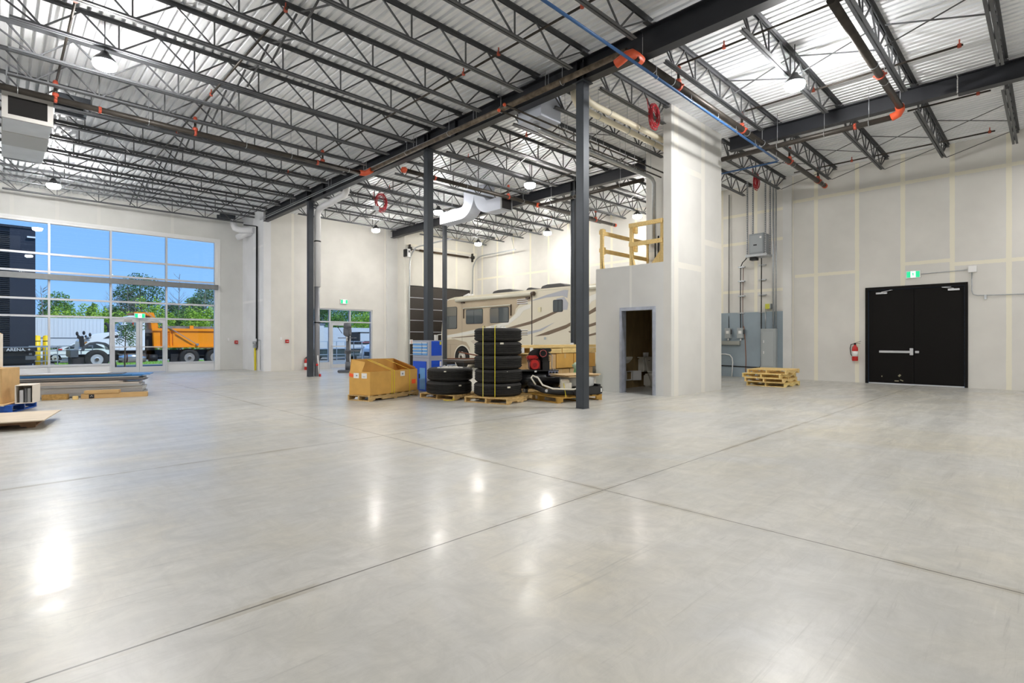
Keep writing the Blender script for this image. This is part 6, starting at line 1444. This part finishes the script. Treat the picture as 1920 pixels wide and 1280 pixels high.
def tree(lb, x, y, h, w, kind, seed, n=1500, size=0.16, z0=0.35, group='trees beyond the yard', nm='leafy_tree'):
    rnd = random.Random(seed); t = thing(nm, lb, 'tree', (x, y, GZ), group)
    bl = [(x, y, GZ+h*(z0+1)/2, w*0.5, w*0.4, h*(1-z0)/2*0.8)]
    for i in range(8):
        k = rnd.uniform(z0, 0.9); ww = w*0.5*(1-0.55*max(0, k-0.5)/0.5)
        bl.append((x+rnd.uniform(-ww, ww), y+rnd.uniform(-ww, ww)*0.7, GZ+h*k, w*rnd.uniform(.16, .28), w*rnd.uniform(.16, .26), h*rnd.uniform(.08, .13)))
    build('foliage', foliage(bl, n, size, rnd), lm_[kind], t)
    tm = MB().tube([(x, y, GZ), (x+0.05, y, GZ+h*0.4), (x-0.05, y, GZ+h*0.85)], 0.1, 8, True, [0.16, 0.1, 0.03])
    for i in range(5):
        k = rnd.uniform(0.35, 0.7); a = rnd.uniform(0, 2*PI)
        tm.tube([(x, y, GZ+h*k), (x+math.cos(a)*w*0.4, y+math.sin(a)*w*0.3, GZ+h*(k+0.2))], 0.04, 5, True, [0.05, 0.015])
    build('trunk', tm, bark, t)
def bare(lb, x, y, h, seed, group='bare trees beyond the yard'):
    rnd = random.Random(seed); t = thing('bare_tree', lb, 'tree', (x, y, GZ), group); m = MB()
    m.tube([(x, y, GZ), (x+rnd.uniform(-.1, .1), y, GZ+h*0.5), (x+rnd.uniform(-.2, .2), y, GZ+h)], 0.1, 6, True, [0.08, 0.05, 0.01])
    build('trunk', m, bark2, t); m = MB()
    for i in range(34):
        k = rnd.uniform(0.3, 0.97); a = rnd.uniform(0, 2*PI); l = h*0.2*(1.15-k)+0.25
        p1 = Vector((x+math.cos(a)*l*0.6, y+math.sin(a)*l*0.5, GZ+h*k+l*0.5)); p2 = p1+Vector((math.cos(a)*l*0.3, 0, l*0.5))
        m.tube([(x, y, GZ+h*k), p1, p2], 0.02, 4, True, [0.018, 0.010, 0.004])
        for j in range(2):
            b = a+rnd.uniform(-1.2, 1.2); m.tube([p1, p1+Vector((math.cos(b)*l*0.4, math.sin(b)*l*0.3, l*0.35))], 0.01, 3, True, [0.008, 0.003])
    build('branches', m, bark2, t)
TY = 62
for ti, (u, h, w, kind, lb) in enumerate(((3.9, 6.3, 2.6, 'mid', 'round leafy tree above the white trailer'), (6.3, 5.0, 0.9, 'dark', 'thin dark tree rising from the lime shrubs'), (10.1, 8.6, 4.6, 'dark', 'tallest dark leafy tree above the glazed doors'),
                       (12.9, 5.6, 2.8, 'dark', 'dark leafy tree right of the glazed doors'), (16.6, 7.6, 4.4, 'grey', 'broad grey-green tree at the right of the window wall'), (14.6, 6.4, 2.4, 'mid', 'narrow tree between two darker trees'), (19.2, 5.8, 3.0, 'dark', 'dark tree at the right end of the window view'),
                       (8.3, 5.0, 2.6, 'dark', 'short dark tree left of the tallest tree'),
                       (29.5, 6.4, 4.6, 'dark', 'dark tree seen at the left of the side entrance'), (33.5, 6.6, 5.0, 'mid', 'leafy tree seen over the side entrance door'), (41.0, 5.0, 2.5, 'mid', 'leafy tree seen at the right of the side entrance'))):
    tree(lb, u*(1+0.04*(ti % 3)), TY+2.6*(ti % 3), h*(1+0.035*(ti % 3)), w, kind, int(u*10), 6500 if w > 4 else 3600, 0.115)
for (u, h, lb) in ((1.9, 6.6, 'bare tree beside the dark building'), (2.9, 6.2, 'bent bare tree right of the dark building'), (7.6, 6.6, 'bare tree over the lime shrubs'), (8.9, 6.4, 'bare tree left of the tallest leafy tree'), (9.4, 5.8, 'thin bare tree beside the tallest leafy tree'), (13.0, 8.0, 'bare straight pole-like tree right of the tallest tree'), (18.3, 8.0, 'forked bare tree at the right of the window view'), (15.4, 6.9, 'bare tree before the broad grey-green tree'),
                   (36.3, 7.4, 'bare tree at the right of the side entrance view'), (38.3, 7.6, 'second bare tree at the right of the side entrance view'), (40.2, 7.4, 'third bare tree at the right edge of the side entrance view')):
    bare(lb, u, TY-1.5, h, int(u*13))
SH = [(2.2, 3.9, 2.4, 'mid'), (3.6, 4.1, 2.2, 'lime'), (5.0, 4.4, 2.4, 'lime'), (6.4, 4.5, 2.2, 'lime'), (7.7, 4.5, 2.0, 'lime'), (9.0, 3.9, 2.0, 'dark'), (10.4, 5.2, 2.4, 'lime'), (12.0, 4.3, 2.2, 'mid'), (13.4, 4.8, 2.2, 'lime'), (14.8, 4.9, 2.6, 'lime'), (16.4, 4.6, 2.4, 'mid'), (18.0, 4.3, 2.4, 'lime'), (19.4, 4.8, 2.4, 'mid'),
      (28.5, 4.9, 3.4, 'mid'), (31.0, 5.2, 3.4, 'lime'), (33.6, 5.2, 3.4, 'mid'), (36.2, 3.9, 3.0, 'mid'), (38.8, 3.8, 3.0, 'mid')]
for i, (u, h, w, kind) in enumerate(SH):
    rnd = random.Random(i+50); win = 'window wall' if u < 25 else 'side entrance'
    k = i if u < 25 else i-13
    t = thing('shrub', f'leafy {"yellow-green" if kind == "lime" else "green"} shrub beyond the yard, {ORD[k]} from the left through the {win}', 'shrub', (u, 57, GZ), 'shrubs beyond the yard'); Q = 57+1.2*(i % 2)
    bl = [(u, Q, GZ+h*0.42, w*0.5, 0.55, h*0.5)] + [(u+rnd.uniform(-w*.5, w*.5), Q+rnd.uniform(-.3, .3), GZ+h*rnd.uniform(.4, .9), w*.2, .3, h*.16) for _ in range(6)]
    build('foliage', foliage(bl, 3600, 0.10, rnd), lm_[kind], t)
    build('stem', MB().tube([(u, Q, GZ), (u, Q, GZ+h*0.6)], 0.05, 6), bark, t)
t = thing('young_tree', 'slender young tree before the truck seen through the glazed doors', 'tree', (4.62, 32.5, GZ))
rnd = random.Random(5); yx, yy = 4.62, 32.5
bl = [(yx+0.1, yy, 1.75, 0.42, 0.35, 0.45)] + [(yx+0.1+rnd.uniform(-.45, .5), yy+rnd.uniform(-.3, .3), rnd.uniform(1.1, 2.1), .2, .2, .2) for _ in range(10)] + [(yx+0.75, yy, 2.0, .2, .2, .25)]
build('foliage', foliage(bl, 900, 0.055, rnd), lm_['dark'], t)
m = MB().tube([(yx, yy, GZ), (yx+0.02, yy, 0.9), (yx+0.05, yy, 2.0)], 0.03, 6, True, [0.035, 0.028, 0.01])
for i in range(9): m.tube([(yx+0.02, yy, 0.8+i*0.13), (yx+rnd.uniform(-.5, .6), yy+rnd.uniform(-.3, .3), 1.2+i*0.13)], 0.008, 4, True, [0.012, 0.004])
build('trunk', m, bark, t)

# ------------------------------------------------------------------ sky, sun, camera
w = bpy.data.worlds.new('World'); SC.world = w; w.use_nodes = True
nt = w.node_tree; bg = nt.nodes['Background']; q = NT(w)
tc = nt.nodes.new('ShaderNodeTexCoord'); sx = nt.nodes.new('ShaderNodeSeparateXYZ'); nt.links.new(tc.outputs['Generated'], sx.inputs[0])
f = q.ramp(sx.outputs['Z'], 0.0, 0.35)
col = q.mix(f, lin((158, 202, 252)), lin((118, 174, 250)))
nt.links.new(col, bg.inputs['Color']); bg.inputs['Strength'].default_value = SKY
sl = bpy.data.lights.new('sun', 'SUN'); sl.energy = SUN; sl.angle = R(0.6); sl.color = (1, 0.96, 0.9)
so = bpy.data.objects.new('sun', sl); COL.objects.link(so); so.rotation_euler = (R(42), 0, R(28))
cd = bpy.data.cameras.new('camera'); co = bpy.data.objects.new('camera', cd); COL.objects.link(co)
co.location = (0, 0, 1.3); co.rotation_euler = (R(90), 0, R(-44.33)); cd.sensor_width = 36; cd.lens = 36*991/1920; cd.shift_y = -3/1920; cd.clip_end = 400
SC.camera = co
SC.view_settings.view_transform = 'Standard'; SC.view_settings.look = 'None'; SC.view_settings.gamma = 1.0; SC.view_settings.use_curve_mapping = False
SC.view_settings.exposure = EXPO
SC.cycles.use_denoising = True
SC.cycles.max_bounces = 10; SC.cycles.diffuse_bounces = 5; SC.cycles.glossy_bounces = 4; SC.cycles.transparent_max_bounces = 16
SC.cycles.sample_clamp_indirect = 6.0
for o in SC.objects:
    if '_o' in o: del o['_o']
